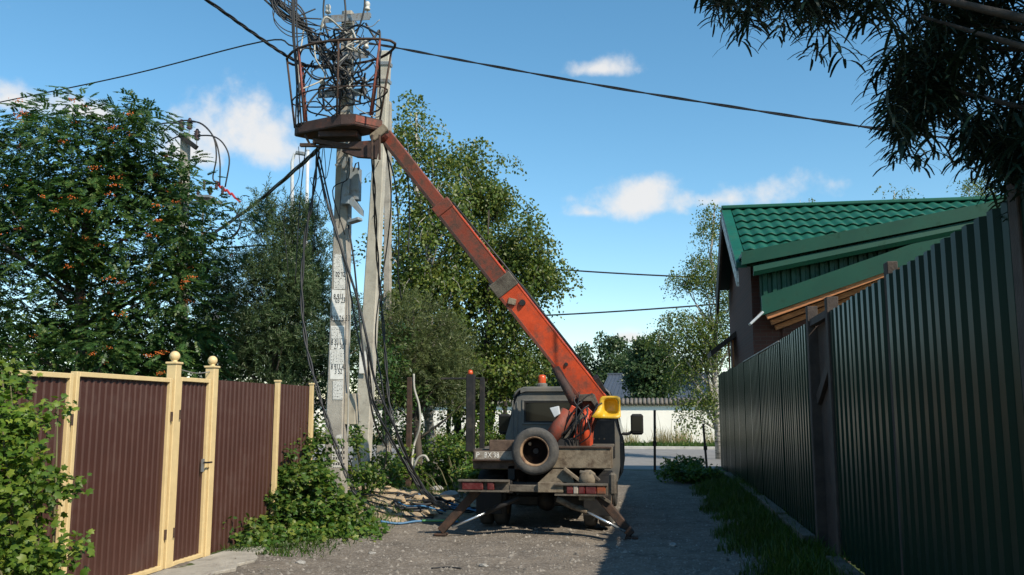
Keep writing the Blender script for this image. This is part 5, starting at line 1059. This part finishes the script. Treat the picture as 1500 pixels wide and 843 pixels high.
# ------------------------------------------------------------------ vegetation
def crown(t, P_, D_, Nn, ln, wd, m_, name='crown', fold=.12):
    v, f = leaf_quads(P_, D_, Nn, ln, wd, fold); return tag(raw_mesh(name, v, f, m_, t), kind='stuff')
def tree(name, label, base, top, r0, lobes, n_clump, per, leaf, m_, bark, style='round', cl_r=.34, group=None, k=26, flat=.7, cat='tree'):
    t = thing(name, (base[0], base[1], 0), label, cat, group)
    C_ = lobes_points(lobes, n_clump); mb = MB(); limbs(mb, base, top, C_, r0, k); mb.build('trunk', bark, t, smooth=True)
    n = n_clump * per; ci = np.repeat(np.arange(n_clump), per); ln, wd = leaf
    if style == 'round':
        u = rand_dirs(n); rad = cl_r * rng.random((n, 1)) ** .6; p = C_[ci] + u * rad * np.array([1, 1, flat]); d = u + rng.normal(0, .6, (n, 3)) + np.array([0, 0, -.25]); nr = rng.normal(0, .55, (n, 3)) + np.array([.15, -.2, .8])
        crown(t, p, d, nr, ln * rng.uniform(.65, 1.2, n), wd * rng.uniform(.65, 1.2, n), m_)
    elif style == 'weep':                              # birch: hanging strings of small leaves
        st = 5; ns = max(1, per // 9); C2 = np.repeat(C_, ns, 0); q = len(C2); u = rand_dirs(q) * np.array([1, 1, .6]); s0 = C2 + u * cl_r * .55; dr = unit(u * np.array([.8, .8, .2]) + np.array([0, 0, -.55])); L_ = rng.uniform(.25, .75, (q, 1)) * cl_r * 2
        tt = (np.arange(9) + .5) / 9; p = (s0[:, None, :] + dr[:, None, :] * (tt[None, :, None] * L_[:, None, :]) + np.array([0, 0, -1]) * (tt[None, :, None] ** 2) * L_[:, None, :] * .35 + rng.normal(0, .045, (q, 9, 3))).reshape(-1, 3); n = len(p)
        d = rng.normal(0, .6, (n, 3)) + np.array([0, 0, -.5]); nr = rng.normal(0, .7, (n, 3)) + np.array([.2, -.5, .4]); crown(t, p, d, nr, ln * rng.uniform(.65, 1.2, n), wd * rng.uniform(.65, 1.2, n), m_)
        tw = MB(); pick = rng.choice(q, min(q, 240), replace=False)
        for i in pick: a = Vector(s0[i]); b = a + Vector(dr[i]) * float(L_[i, 0]) * .6; tw.tube([a, b, b + Vector(dr[i]) * float(L_[i, 0]) * .3 + Vector((0, 0, -.12))], [.007, .005, .002], 3)
        tag(tw.build('twigs', bark, t, fix=False), kind='stuff')
    elif style == 'pinnate':                           # rowan: feather leaves of small leaflets
        nl = 11; q = n_clump * max(1, per // nl); ci = np.repeat(np.arange(n_clump), max(1, per // nl)); u = rand_dirs(q); s0 = C_[ci] + u * cl_r * rng.random((q, 1)) ** .5 * np.array([1, 1, flat]); dr = unit(u * np.array([1, 1, .5]) + np.array([.1, -.1, -.15])); up = unit(rng.normal(0, .3, (q, 3)) + np.array([.1, -.15, 1])); sd_ = unit(np.cross(dr, up)); up = np.cross(sd_, dr)
        P_, D_, N_ = [], [], []; L_ = ln * 2.7
        for j in range(nl):
            f_ = (j // 2 + .8) / 6; s_ = 0 if j == nl - 1 else (1 if j % 2 else -1); drop = -.25 * f_ * f_ * L_
            P_.append(s0 + dr * f_ * L_ + np.array([0, 0, 1]) * drop); D_.append(dr * (.55 if s_ else 1) + sd_ * s_ * .9 - up * .35); N_.append(up + sd_ * s_ * .2 + rng.normal(0, .15, (q, 3)))
        P_, D_, N_ = (np.concatenate(a) for a in (P_, D_, N_)); crown(t, P_, D_, N_, ln * rng.uniform(.8, 1.15, len(P_)), wd * rng.uniform(.8, 1.15, len(P_)), m_)
    elif style == 'shoot':                             # narrow leaves round each shoot
        nl = 22; m2 = max(1, per // nl); q = n_clump * m2; ci = np.repeat(np.arange(n_clump), m2); u = rand_dirs(q); s0 = C_[ci] + u * cl_r * .5 * rng.random((q, 1)); dr = unit(u + np.array([0, 0, .35])); L_ = rng.uniform(.6, 1.2, (q, 1)) * cl_r * .95
        P_, D_ = [], []
        for j in range(nl):
            f_ = (j + .5) / nl; w_ = rand_dirs(q); w_ = unit(w_ - dr * (w_ * dr).sum(1, keepdims=True)); P_.append(s0 + dr * L_ * f_); D_.append(w_ * .8 + dr * .75)
        P_, D_ = np.concatenate(P_), np.concatenate(D_); crown(t, P_, D_, rng.normal(0, 1, (len(P_), 3)) + np.array([.2, -.3, .5]), ln * rng.uniform(.7, 1.2, len(P_)), wd, m_)
    return t, C_
def lobe(px, py, Y, rx, ry, rz): c = at(px, py, Y); return ((c.x, c.y, c.z), (rx, ry, rz))

def ragged(ls, k=5, s=.30):                            # small side tufts break the outline
    out = list(ls)
    for c, r in ls:
        for i in range(k):
            u = rand_dirs(1)[0]; u[2] = u[2] * .8 + .25; f_ = rng.uniform(.95, 1.25); q = s * rng.uniform(.6, 1.3)
            out.append(((c[0] + u[0] * r[0] * f_, c[1] + u[1] * r[1] * f_, c[2] + u[2] * r[2] * f_), (q, q, q * 1.1)))
    return out
# rowan behind the brown gate
YR_ = 15.0
rl = [lobe(60, 400, YR_, 1.5, 1.4, 1.7), lobe(170, 330, YR_, 1.4, 1.4, 1.6), lobe(240, 430, YR_, 1.1, 1.2, 1.4), lobe(30, 290, YR_, 1.2, 1.2, 1.1), lobe(130, 235, YR_ - .3, .95, .9, .9), lobe(220, 255, YR_, .9, .8, .85), lobe(280, 345, YR_ - .2, .65, .8, 1.0), lobe(-60, 350, YR_, 1.4, 1.3, 1.8), lobe(110, 510, YR_ - .3, 1.7, 1.2, .9), lobe(230, 520, YR_ - .3, 1.1, 1.1, .8), lobe(15, 205, YR_, .6, .7, .5), lobe(150, 185, YR_, .55, .6, .45)]
b = at(120, 600, YR_)
rowan, RC = tree('rowan_tree', 'big dark green rowan tree with orange berries behind the brown gate', (b.x, YR_, -.1), at(140, 230, YR_), .17, ragged(rl, 4, .32), 980, 132, (.076, .042), LF['rowan'], M['bark'], 'pinnate', .42, k=34)
def berries(t, C_, n=190):
    idx = rng.choice(len(C_), n); V = []; F = []; oct_ = np.array([(1, 0, 0), (-1, 0, 0), (0, 1, 0), (0, -1, 0), (0, 0, 1), (0, 0, -1)], float); of = np.array([(0, 2, 4), (2, 1, 4), (1, 3, 4), (3, 0, 4), (2, 0, 5), (1, 2, 5), (3, 1, 5), (0, 3, 5)]); k = 0
    for i in idx:
        c = C_[i] + np.array([rng.normal(.1, .2), rng.normal(-.28, .2), rng.normal(0, .15)])
        for j in range(16): V.append(oct_ * rng.uniform(.010, .016) + c + rng.normal(0, 1, 3) * np.array([.05, .04, .018])); F.append(of + k); k += 6
    tag(raw_mesh('berries', np.concatenate(V), np.concatenate(F), M['berry'], t), kind='stuff')
berries(rowan, RC)
# narrow-leaved tree right of it
bl = [lobe(400, 430, 16.5, 1.0, 1.0, 1.2), lobe(350, 500, 16.5, 1.0, 1.0, .9), lobe(440, 400, 16.8, .75, .8, 1.0), lobe(410, 350, 16.6, .5, .5, .55), lobe(460, 480, 16.8, .75, .9, 1.0), lobe(320, 440, 16.5, .5, .6, .6), lobe(372, 318, 16.4, .32, .3, .28), lobe(440, 330, 16.6, .4, .4, .45), lobe(430, 540, 16.5, 1.2, .9, .7)]
b = at(405, 600, 16.5)
tree('narrow_leaved_tree', 'grey green tree with narrow leaves between rowan and notice pole', (b.x, 16.5, -.1), at(410, 370, 16.5), .12, ragged(bl, 4, .22), 520, 220, (.09, .016), LF['buckthorn'], M['bark'], 'shoot', .36, k=30)
# hedge of dark growth behind the fences so no daylight shows at their tops
hl = [lobe(x, 545, 17.5, 1.1, .8, 1.2) for x in range(-80, 600, 62)]
b = at(230, 600, 17.5); tree('hedge', 'dark shrubbery filling in behind the brown fence under the trees', (b.x, 17.5, -.1), at(230, 540, 17.5), .08, hl, 330, 80, (.11, .05), LF['rowan'], M['bark_dark'], 'round', .45, k=20, cat='shrub')
# birches behind the boom
def birch(px, ybase, Y, lobes_, n, label, r0=.10, bark='birchbark', top=None, per=108, leaf=(.088, .070), cl=.40, mat_='birch'):
    b = at(px, ybase, Y); ls = ragged([((c), tuple(v * .86 for v in r)) for c, r in (lobe(*q) for q in lobes_)], 9, .36); tp = at(*top) if top else Vector((b.x, Y, max(c[2] + r[2] for c, r in ls) - .2))
    return tree('birch_tree', label, (b.x, Y, -.1), tp, r0, ls, n, per, leaf, LF[mat_], M[bark], 'weep', cl, k=34, group='birches behind the boom')
birch(640, 640, 20, [(612, 200, 20, .45, .5, .95), (625, 290, 20, .85, .8, 1.2), (650, 370, 20, 1.0, .9, 1.3), (600, 380, 20, .7, .8, 1.3), (625, 470, 20, 1.1, 1, 1.3)], 205, 'tall birch with its crown tip beside the boom head', .12, top=(610, 165, 20))
birch(672, 640, 22, [(690, 290, 22, .55, .6, 1.1), (730, 290, 22, .6, .6, .8), (700, 390, 22, 1.2, 1, 1.4), (680, 500, 22, 1.2, 1, 1.3), (740, 400, 22, .7, .7, 1.0)], 195, 'broad birch behind the middle of the boom', .11, 'bark_dark')
birch(715, 640, 21, [(770, 360, 21, .55, .6, .75), (795, 405, 21, .45, .5, .6), (750, 450, 21, .85, .8, 1.0), (740, 540, 21, .9, .8, .9), (690, 560, 21, .9, .8, .8), (775, 500, 21, .5, .6, .8)], 170, 'birch with low branches reaching over the truck cab', .09, 'bark_dark')
for (x, Y) in ((655, 23.5), (690, 24), (628, 22.5), (708, 23), (742, 25)):
    b = at(x, 640, Y); tt_ = thing('slim_tree', (b.x, Y, 0), 'slim bare young trunk standing among the birches', 'tree', 'slim trunks among the birches')
    MB().tube([Vector((b.x, Y, -.1)), at(x + random.uniform(-6, 6), 560, Y), at(x + random.uniform(-14, 14), 480, Y)], [.07, .055, .03], 7).build('trunk', M['bark_dark'], tt_, smooth=True)
    ls = [lobe(x, 520, Y, .5, .5, .9)]; C_ = lobes_points(ls, 24); ci = np.repeat(np.arange(24), 60); p = C_[ci] + rng.normal(0, .2, (1440, 3)); crown(tt_, p, rng.normal(0, 1, (1440, 3)), rng.normal(0, .6, (1440, 3)) + np.array([.2, -.4, .6]), .075, .055, LF['birch'])
# soft pine in front of the birches
pl = [lobe(600, 470, 18.5, .65, .6, .65), lobe(570, 510, 18.5, .55, .6, .7), lobe(640, 520, 18.5, .8, .7, .75), lobe(600, 560, 18.5, .9, .8, .65), lobe(660, 565, 18.7, .6, .6, .5)]
b = at(612, 660, 18.5); tree('young_pine', 'soft yellowish young pine behind the brace pole', (b.x, 18.5, -.1), at(605, 450, 18.5), .10, pl, 300, 198, (.10, .012), LF['pine'], M['bark'], 'shoot', .34, k=24)
# understorey below the birches
ul = [lobe(x, 640 + (i % 2) * 14, 20 + (i % 3), .6, .6, .6) for i, x in enumerate(range(575, 750, 24))]
b = at(660, 660, 20); tree('undergrowth', 'low leafy undergrowth below the birch trunks', (b.x, 20, -.1), at(660, 640, 20), .03, ul, 90, 90, (.08, .05), LF['bush'], M['bark_dark'], 'round', .32, k=14, cat='shrub')
# trees beyond the white wall
for i, (x, y, Y, rx, rz, lab) in enumerate(((885, 545, 75, 3.2, 3.0, 'rounded dark tree between the boom and the blue grey roof'), (955, 545, 62, 1.5, 2.5, 'narrow dark tree rising before the blue grey roof'), (925, 552, 85, 3.4, 2.2, 'pale green tree peeping over the blue grey roof'), (985, 560, 80, 3.5, 2.2, 'broad tree between the blue grey roof and the fence-end birch'), (830, 570, 80, 3.5, 2.0, 'low tree beyond the wall just above the truck cab roof'), (760, 560, 78, 4.0, 3.0, 'tree beyond the wall seen through the birches'), (640, 560, 78, 4.0, 3.0, 'tree beyond the wall seen behind the young pine'))):
    c = at(x, y, Y); ls = [((c.x, Y, c.z), (rx, rx, rz)), ((c.x - rx * .6, Y, c.z - rz * .3), (rx * .6, rx * .6, rz * .7)), ((c.x + rx * .55, Y, c.z - rz * .2), (rx * .6, rx * .6, rz * .75)), ((c.x + rx * .1, Y, c.z + rz * .55), (rx * .45, rx * .45, rz * .5))]
    tree('broadleaf_tree', lab, (c.x, Y, -.1), (c.x, Y, c.z), .28, ls, 120, 110, (.26, .19), LF['far'], M['bark_dark'], 'round', .75, group='trees beyond the white wall', k=16)
# birch by the fence end, leaning over the street
birch_r = [(1045, 320, 33, .35, .5, .8), (1035, 400, 33, .75, .7, 1.0), (1000, 402, 33, .45, .5, .3), (1015, 480, 33, 1.1, 1.0, .8), (965, 492, 33, .5, .6, .35), (1040, 500, 33, .9, .9, .9), (1000, 540, 33, .7, .8, .5), (1030, 580, 33, .8, .8, .7), (1020, 620, 33, .6, .6, .35), (1075, 450, 33, .8, .8, 1.5)]
b = at(1052, 640, 33); ls = [lobe(*q) for q in birch_r]
tree('birch_tree', 'airy birch standing by the far end of the green fence', (b.x, 33, -.1), at(1047, 300, 33), .12, ls, 190, 120, (.085, .065), LF['birch'], M['birchbark'], 'weep', .52, k=34)
for x, y, Y, s_, n in ((1310, 290, 62, 1.1, 44), (1420, 288, 62, 1.5, 80), (1185, 303, 62, .7, 18), (1172, 303, 63, .4, 10)):
    b = at(x, 600, Y); lab = {1310: 'sparse birch top showing over the middle of the green roof', 1420: 'fuller birch top over the green roof near the dark hanging leaves', 1185: 'few birch twigs over the green roof ridge near its verge', 1172: 'single thin birch sprig rising over the green roof verge'}[x]
    ls = [lobe(x, y, Y, s_, s_, s_ * .9), lobe(x + 4, y + 45, Y, s_ * 1.4, s_ * 1.4, 1.4)]
    tree('birch_tree', lab, (b.x, Y, -.1), at(x, y - 10, Y), .1, ls, n, 63, (.15, .11), LF['birch'], M['birchbark'], 'weep', .7, k=16)

# bushes in front of the fences: the largest leaves one by one, the rest as a mass
def lobed_leaf():
    """broad three-lobed leaf, folded along its rib, base at the origin, pointing +Y, 1 long"""
    ol = [(0, 0), (.16, .10), (.46, .18), (.34, .42), (.52, .66), (.22, .68), (0, 1.0)]
    V = [(0, 0, 0), (0, .35, .02), (0, .68, 0), (0, 1, -.10)]; F = []
    for s_ in (1, -1):
        o = len(V); V += [(s_ * x, y, -abs(x) * .22 - .03 * y) for x, y in ol[1:6]]
        q = [(0, o, o + 1, 1), (1, o + 1, o + 2, 2), (2, o + 2, o + 3, o + 4), (2, o + 4, 3, 3)]
        for a in q: a = tuple(dict.fromkeys(a)); F.append(a if s_ > 0 else a[::-1])
    return V, F
def bush(name, label, lobes_, n_clump, per, size, m_, single=140, cl=.22, cat='bush', base=None, stems=16):
    C_ = lobes_points(lobes_, n_clump); b = base or (np.mean(C_[:, 0]), np.mean(C_[:, 1]), 0); t = thing(name, b, label, cat)
    mb = MB()
    for i in rng.choice(n_clump, min(stems, n_clump), replace=False): c = Vector(C_[i]); a = Vector((b[0] + (c.x - b[0]) * .35, b[1] + (c.y - b[1]) * .35, gz(b[0], b[1]) - .03)); mb.tube([a, a.lerp(c, .5) + Vector((0, 0, .12)), c], [.014, .010, .004], 5)
    tag(mb.build('stems', M['weed_stem'], t, smooth=True), kind='stuff')
    V, F = lobed_leaf(); V = np.array(V)
    n = n_clump * per; u = rand_dirs(n); p = C_[np.repeat(np.arange(n_clump), per)] + u * cl * rng.random((n, 1)) ** .5; d = unit(u * np.array([1, 1, .3]) + np.array([.15, -.25, -.25]) + rng.normal(0, .4, (n, 3))); nr = rng.normal(0, .4, (n, 3)) + np.array([.25, -.35, .8])
    s_ = unit(np.cross(d, nr)); nn = np.cross(s_, d); sz = size * rng.uniform(.55, 1.25, n)
    order = np.argsort(p[:, 1] - p[:, 0] * .5); front = rng.permutation(order[:int(n * .3)])[:single]; rest = np.setdiff1d(np.arange(n), front)
    vv = p[rest][:, None, :] + sz[rest][:, None, None] * (V[None, :, 0:1] * s_[rest][:, None, :] + V[None, :, 1:2] * d[rest][:, None, :] + V[None, :, 2:3] * nn[rest][:, None, :])
    q4 = np.array([f if len(f) == 4 else f + (f[-1],) for f in F if len(f) == 4]); k = len(V)
    tri = np.array([f for f in F if len(f) == 3]); allf = np.concatenate([np.concatenate([q4[:, [0, 1, 2]], q4[:, [0, 2, 3]]]), tri])
    ff = (allf[None] + (np.arange(len(rest)) * k)[:, None, None]).reshape(-1, 3); tag(raw_mesh('foliage', vv.reshape(-1, 3), ff, m_, t, smooth=False), kind='stuff')
    lm = bpy.data.meshes.new('leaf'); lm.from_pydata(V.tolist(), [], F); lm.materials.append(m_)
    for i in front:
        o = bpy.data.objects.new('leaf', lm); col.objects.link(o); o.parent = t
        rot = Matrix((s_[i], d[i], nn[i])).transposed().to_4x4(); o.matrix_local = Matrix.Translation(Vector(p[i]) - ORG[t.name]) @ rot @ Matrix.Scale(float(sz[i]), 4)
    return t
gl = [lobe(400, 690, 12.0, .55, .55, .50), lobe(360, 760, 11.3, .45, .5, .45), lobe(440, 740, 11.9, .75, .7, .5), lobe(400, 800, 10.9, .65, .5, .3), lobe(340, 690, 11.4, .26, .4, .4), lobe(500, 770, 12.0, .55, .5, .30), lobe(455, 650, 12.7, .40, .4, .35), lobe(360, 655, 11.6, .26, .35, .30), lobe(325, 790, 10.4, .3, .4, .25), lobe(380, 812, 10.5, .4, .4, .16), lobe(450, 800, 11.1, .4, .4, .16), lobe(520, 790, 11.5, .35, .35, .13)]
bush('leafy_bush', 'large green bush between the wicket and the notice pole', gl, 380, 46, .075, LF['bush'], 200, .17, base=(-4.75, 11.7, 0), stems=40)
gl2 = [lobe(0, 590, 5.6, .25, .35, .28), lobe(5, 660, 5.4, .30, .35, .30), lobe(55, 630, 5.6, .14, .3, .18), lobe(0, 750, 5.2, .30, .35, .26), lobe(65, 710, 5.5, .14, .25, .16), lobe(30, 805, 5.2, .36, .35, .20), lobe(-70, 640, 5.2, .4, .4, .5), lobe(100, 690, 5.7, .06, .12, .06), lobe(105, 832, 5.3, .10, .2, .06), lobe(85, 600, 5.7, .05, .1, .06)]
bush('sunlit_bush', 'yellow green bush in front of the cream-framed gate leaf', gl2, 190, 30, .055, LF['bush2'], 220, .11, base=(-3.75, 5.3, 0), stems=30)
gl3 = [lobe(535, 705, 14.6, .25, .3, .35), lobe(560, 690, 16, .4, .4, .25), lobe(585, 680, 16.5, .3, .4, .3), lobe(515, 650, 14.8, .25, .3, .3)]
bush('leafy_weed', 'leafy weeds climbing round the foot of the brace pole', gl3, 60, 36, .065, LF['bush'], 40, .14, cat='weed', base=(at(540, 700, 15.2).x, 15.2, 0), stems=14)
gl4 = [lobe(700, 690, 14.6, .22, .3, .22), lobe(680, 695, 14.8, .2, .3, .15), lobe(630, 690, 17.5, .7, .4, .2), lobe(665, 660, 17.5, .6, .4, .3)]
bush('leafy_weed', 'lit weeds growing between the truck tail and the logs', gl4, 90, 36, .065, LF['bush'], 40, .15, cat='weed', base=(at(680, 700, 15.2).x, 15.5, 0), stems=14)
gl5 = [lobe(985, 690, 22, .5, .5, .16), lobe(1020, 695, 22, .5, .6, .2), lobe(1005, 680, 24, .5, .5, .15)]
bush('leafy_weed', 'dark clump of weeds before the street at the foot of the stakes', gl5, 80, 36, .075, LF['bush'], 40, .16, cat='weed', base=(at(1005, 690, 22.5).x, 22.5, 0), stems=14)

# grass and dry stalks
def blades(name, label, n, fx, fy, h, m_, w=.008, bend=.35, accept=None):
    x, y = fx(n), fy(n)
    if accept is not None: k = accept(x, y); x, y = x[k], y[k]; n = len(x)
    z = ground_height(x, y); hh = h * rng.gamma(4, .25, n); a = rng.uniform(0, 6.28, n); dx, dy = np.cos(a), np.sin(a); bx_, by_ = rng.normal(0, bend, n) * hh, rng.normal(0, bend, n) * hh; ww = w * rng.uniform(.6, 1.4, n)
    p0 = np.stack([x - dx * ww, y - dy * ww, z - .01], 1); p1 = np.stack([x + dx * ww, y + dy * ww, z - .01], 1); m1 = np.stack([x + bx_ * .35 + dx * ww * .7, y + by_ * .35 + dy * ww * .7, z + hh * .6], 1); m0 = np.stack([x + bx_ * .35 - dx * ww * .7, y + by_ * .35 - dy * ww * .7, z + hh * .6], 1); t_ = np.stack([x + bx_, y + by_, z + hh], 1)
    v = np.stack([p0, p1, m1, m0, t_], 1).reshape(-1, 3); o = np.arange(n)[:, None] * 5; f = np.concatenate([o + np.array([[0, 1, 2]]), o + np.array([[0, 2, 3]]), o + np.array([[3, 2, 4]])]); 
    return tag(raw_mesh(name, v, f, m_), label, 'grass', kind='stuff')
U = lambda a, b: (lambda n: rng.uniform(a, b, n))
edge = lambda x, y: rng.random(len(x)) < np.clip((x - .75 + .12 * np.sin(y * 1.7) + .1 * np.sin(y * 4.1)) * 2.2, 0, 1)
blades('grass_verge', 'shaded grass along the foot of the green fence', 42000, U(.7, 1.82), U(7, 26), .08, LF['grass'], .006, accept=edge)
blades('grass_verge', 'strip of mown grass along the foot of the white wall', 26000, U(-22, 6), U(41.9, 47), .14, LF['grass'], .02)
blades('dry_grass', 'dry tall stalks standing against the white wall', 9000, U(-22, 6), U(47, 50.6), .55, LF['dry'], .012, .22, accept=lambda x, y: np.sin(x * 1.9) + np.sin(x * 4.7 + 1) + rng.normal(0, .7, len(x)) > -.1)
blades('weedy_grass', 'weedy grass round the pole feet and along the brown fence', 16000, U(-5.0, -3.5), U(9.9, 19), .05, LF['grass'], .007, .8, accept=lambda x, y: rng.random(len(x)) < np.clip((-3.7 - x) * 1.2, 0, 1) * np.clip(1.2 - np.exp(-((x + 4.35) / .55) ** 2 - ((y - 15) / 1.3) ** 2) * 1.3, 0, 1))
blades('weedy_grass', 'tufted grass in the birch shade behind the coiled cables', 14000, U(-9, -3.2), U(17, 25.5), .16, LF['grass'], .008, .5)

# tree leaning over the fence, its drooping long-leaved sprays hanging into view
def overhang():
    t = thing('overhanging_tree', (3.3, 3.4, 0), 'dark tree with long drooping leaves hanging in over the green fence', 'tree')
    def spray(L_, nl, sd):
        r_ = np.random.default_rng(sd); V = []; F = []; mb = MB(); st = []
        for i in range(7): f_ = i / 6; st.append(Vector((.10 * math.sin(f_ * 2 + sd), .08 * math.sin(f_ * 3 + sd * 2), -f_ * L_)))
        mb.tube(st, [.006, .006, .005, .004, .003, .003, .002], 4)
        for i in range(nl):
            f_ = (i + .5) / nl; p = st[int(f_ * 6)].lerp(st[min(6, int(f_ * 6) + 1)], f_ * 6 % 1); q = i * 2.4 + r_.uniform(-.4, .4); d = Vector((math.cos(q), math.sin(q), .15 + r_.uniform(-.35, .3))).normalized(); ln = r_.uniform(.13, .20) * (1.05 - .2 * f_); w = .0135
            sdv = d.cross(Vector((0, 0, 1))).normalized(); pts = []
            for k in range(5): g = k / 4; pts.append(p + d * ln * (g - .22 * g * g) + Vector((0, 0, -ln * .42 * g * g)))
            o = len(mb.v)
            for k, wk in enumerate((.5, .9, 1, .95, .5)): mb.v += [tuple(pts[k] + sdv * w * wk / 2), tuple(pts[k] - sdv * w * wk / 2)]
            for k in range(4): mb.f.append((o + 2 * k, o + 2 * k + 1, o + 2 * k + 3, o + 2 * k + 2))
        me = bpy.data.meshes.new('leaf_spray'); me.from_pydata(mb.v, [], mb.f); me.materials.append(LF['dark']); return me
    ms = [spray(.20 + .04 * i, 30 + 4 * i, i + 1) for i in range(6)]
    rr = random.Random(4); pos = []
    def outline(x):                                     # lower edge of the hanging foliage along the fence
        pts = [(1025, -10), (1050, 25), (1085, 62), (1120, 60), (1135, 25), (1155, 10), (1180, 40), (1205, 60), (1232, 30), (1262, -30), (1285, 10), (1302, 190), (1315, 222), (1345, 225), (1365, 170), (1385, 120), (1400, 150), (1425, 240), (1460, 285), (1560, 290)]
        for (a, b), (c, d) in zip(pts[:-1], pts[1:]):
            if a <= x <= c: return b + (d - b) * (x - a) / (c - a)
        return 0
    tries = 0
    while len(pos) < 290 and tries < 6000:
        tries += 1; x = rr.uniform(1035, 1560); y = outline(x) - 60 - rr.expovariate(1 / 95); Y_ = rr.uniform(4.1, 5.2)
        if -260 < y < outline(x) - 76 * (4.6 / Y_): pos.append(at(x, y, Y_))
    for p in pos:
        o = bpy.data.objects.new('leaf_spray', rr.choice(ms)); col.objects.link(o); o.parent = t; o.location = p - ORG[t.name]; o.rotation_euler = (rr.uniform(-.35, .35), rr.uniform(-.35, .35), rr.uniform(0, 6.28)); s_ = rr.uniform(.8, 1.15); o.scale = (s_, s_, s_)
    C_ = np.array([tuple(p) for p in pos]); up_ = [((3.2, 3.6, 5.4), (1.3, 1.4, 1.0)), ((2.2, 4.3, 5.0), (1.0, .9, .8)), ((3.4, 2.4, 5.6), (1.3, 1.2, .9))]
    C2 = lobes_points(up_, 70); mb = MB(); limbs(mb, (3.3, 3.4, -.1), (3.0, 3.6, 5.4), np.concatenate([C_[rng.choice(len(C_), 40)] + np.array([0, 0, .02]), C2]), .13, 80, n=6); mb.build('trunk', M['bark_dark'], t, smooth=True)
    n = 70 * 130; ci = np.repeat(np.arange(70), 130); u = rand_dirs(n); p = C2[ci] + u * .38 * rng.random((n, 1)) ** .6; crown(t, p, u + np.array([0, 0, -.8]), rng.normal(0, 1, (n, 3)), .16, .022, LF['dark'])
overhang()
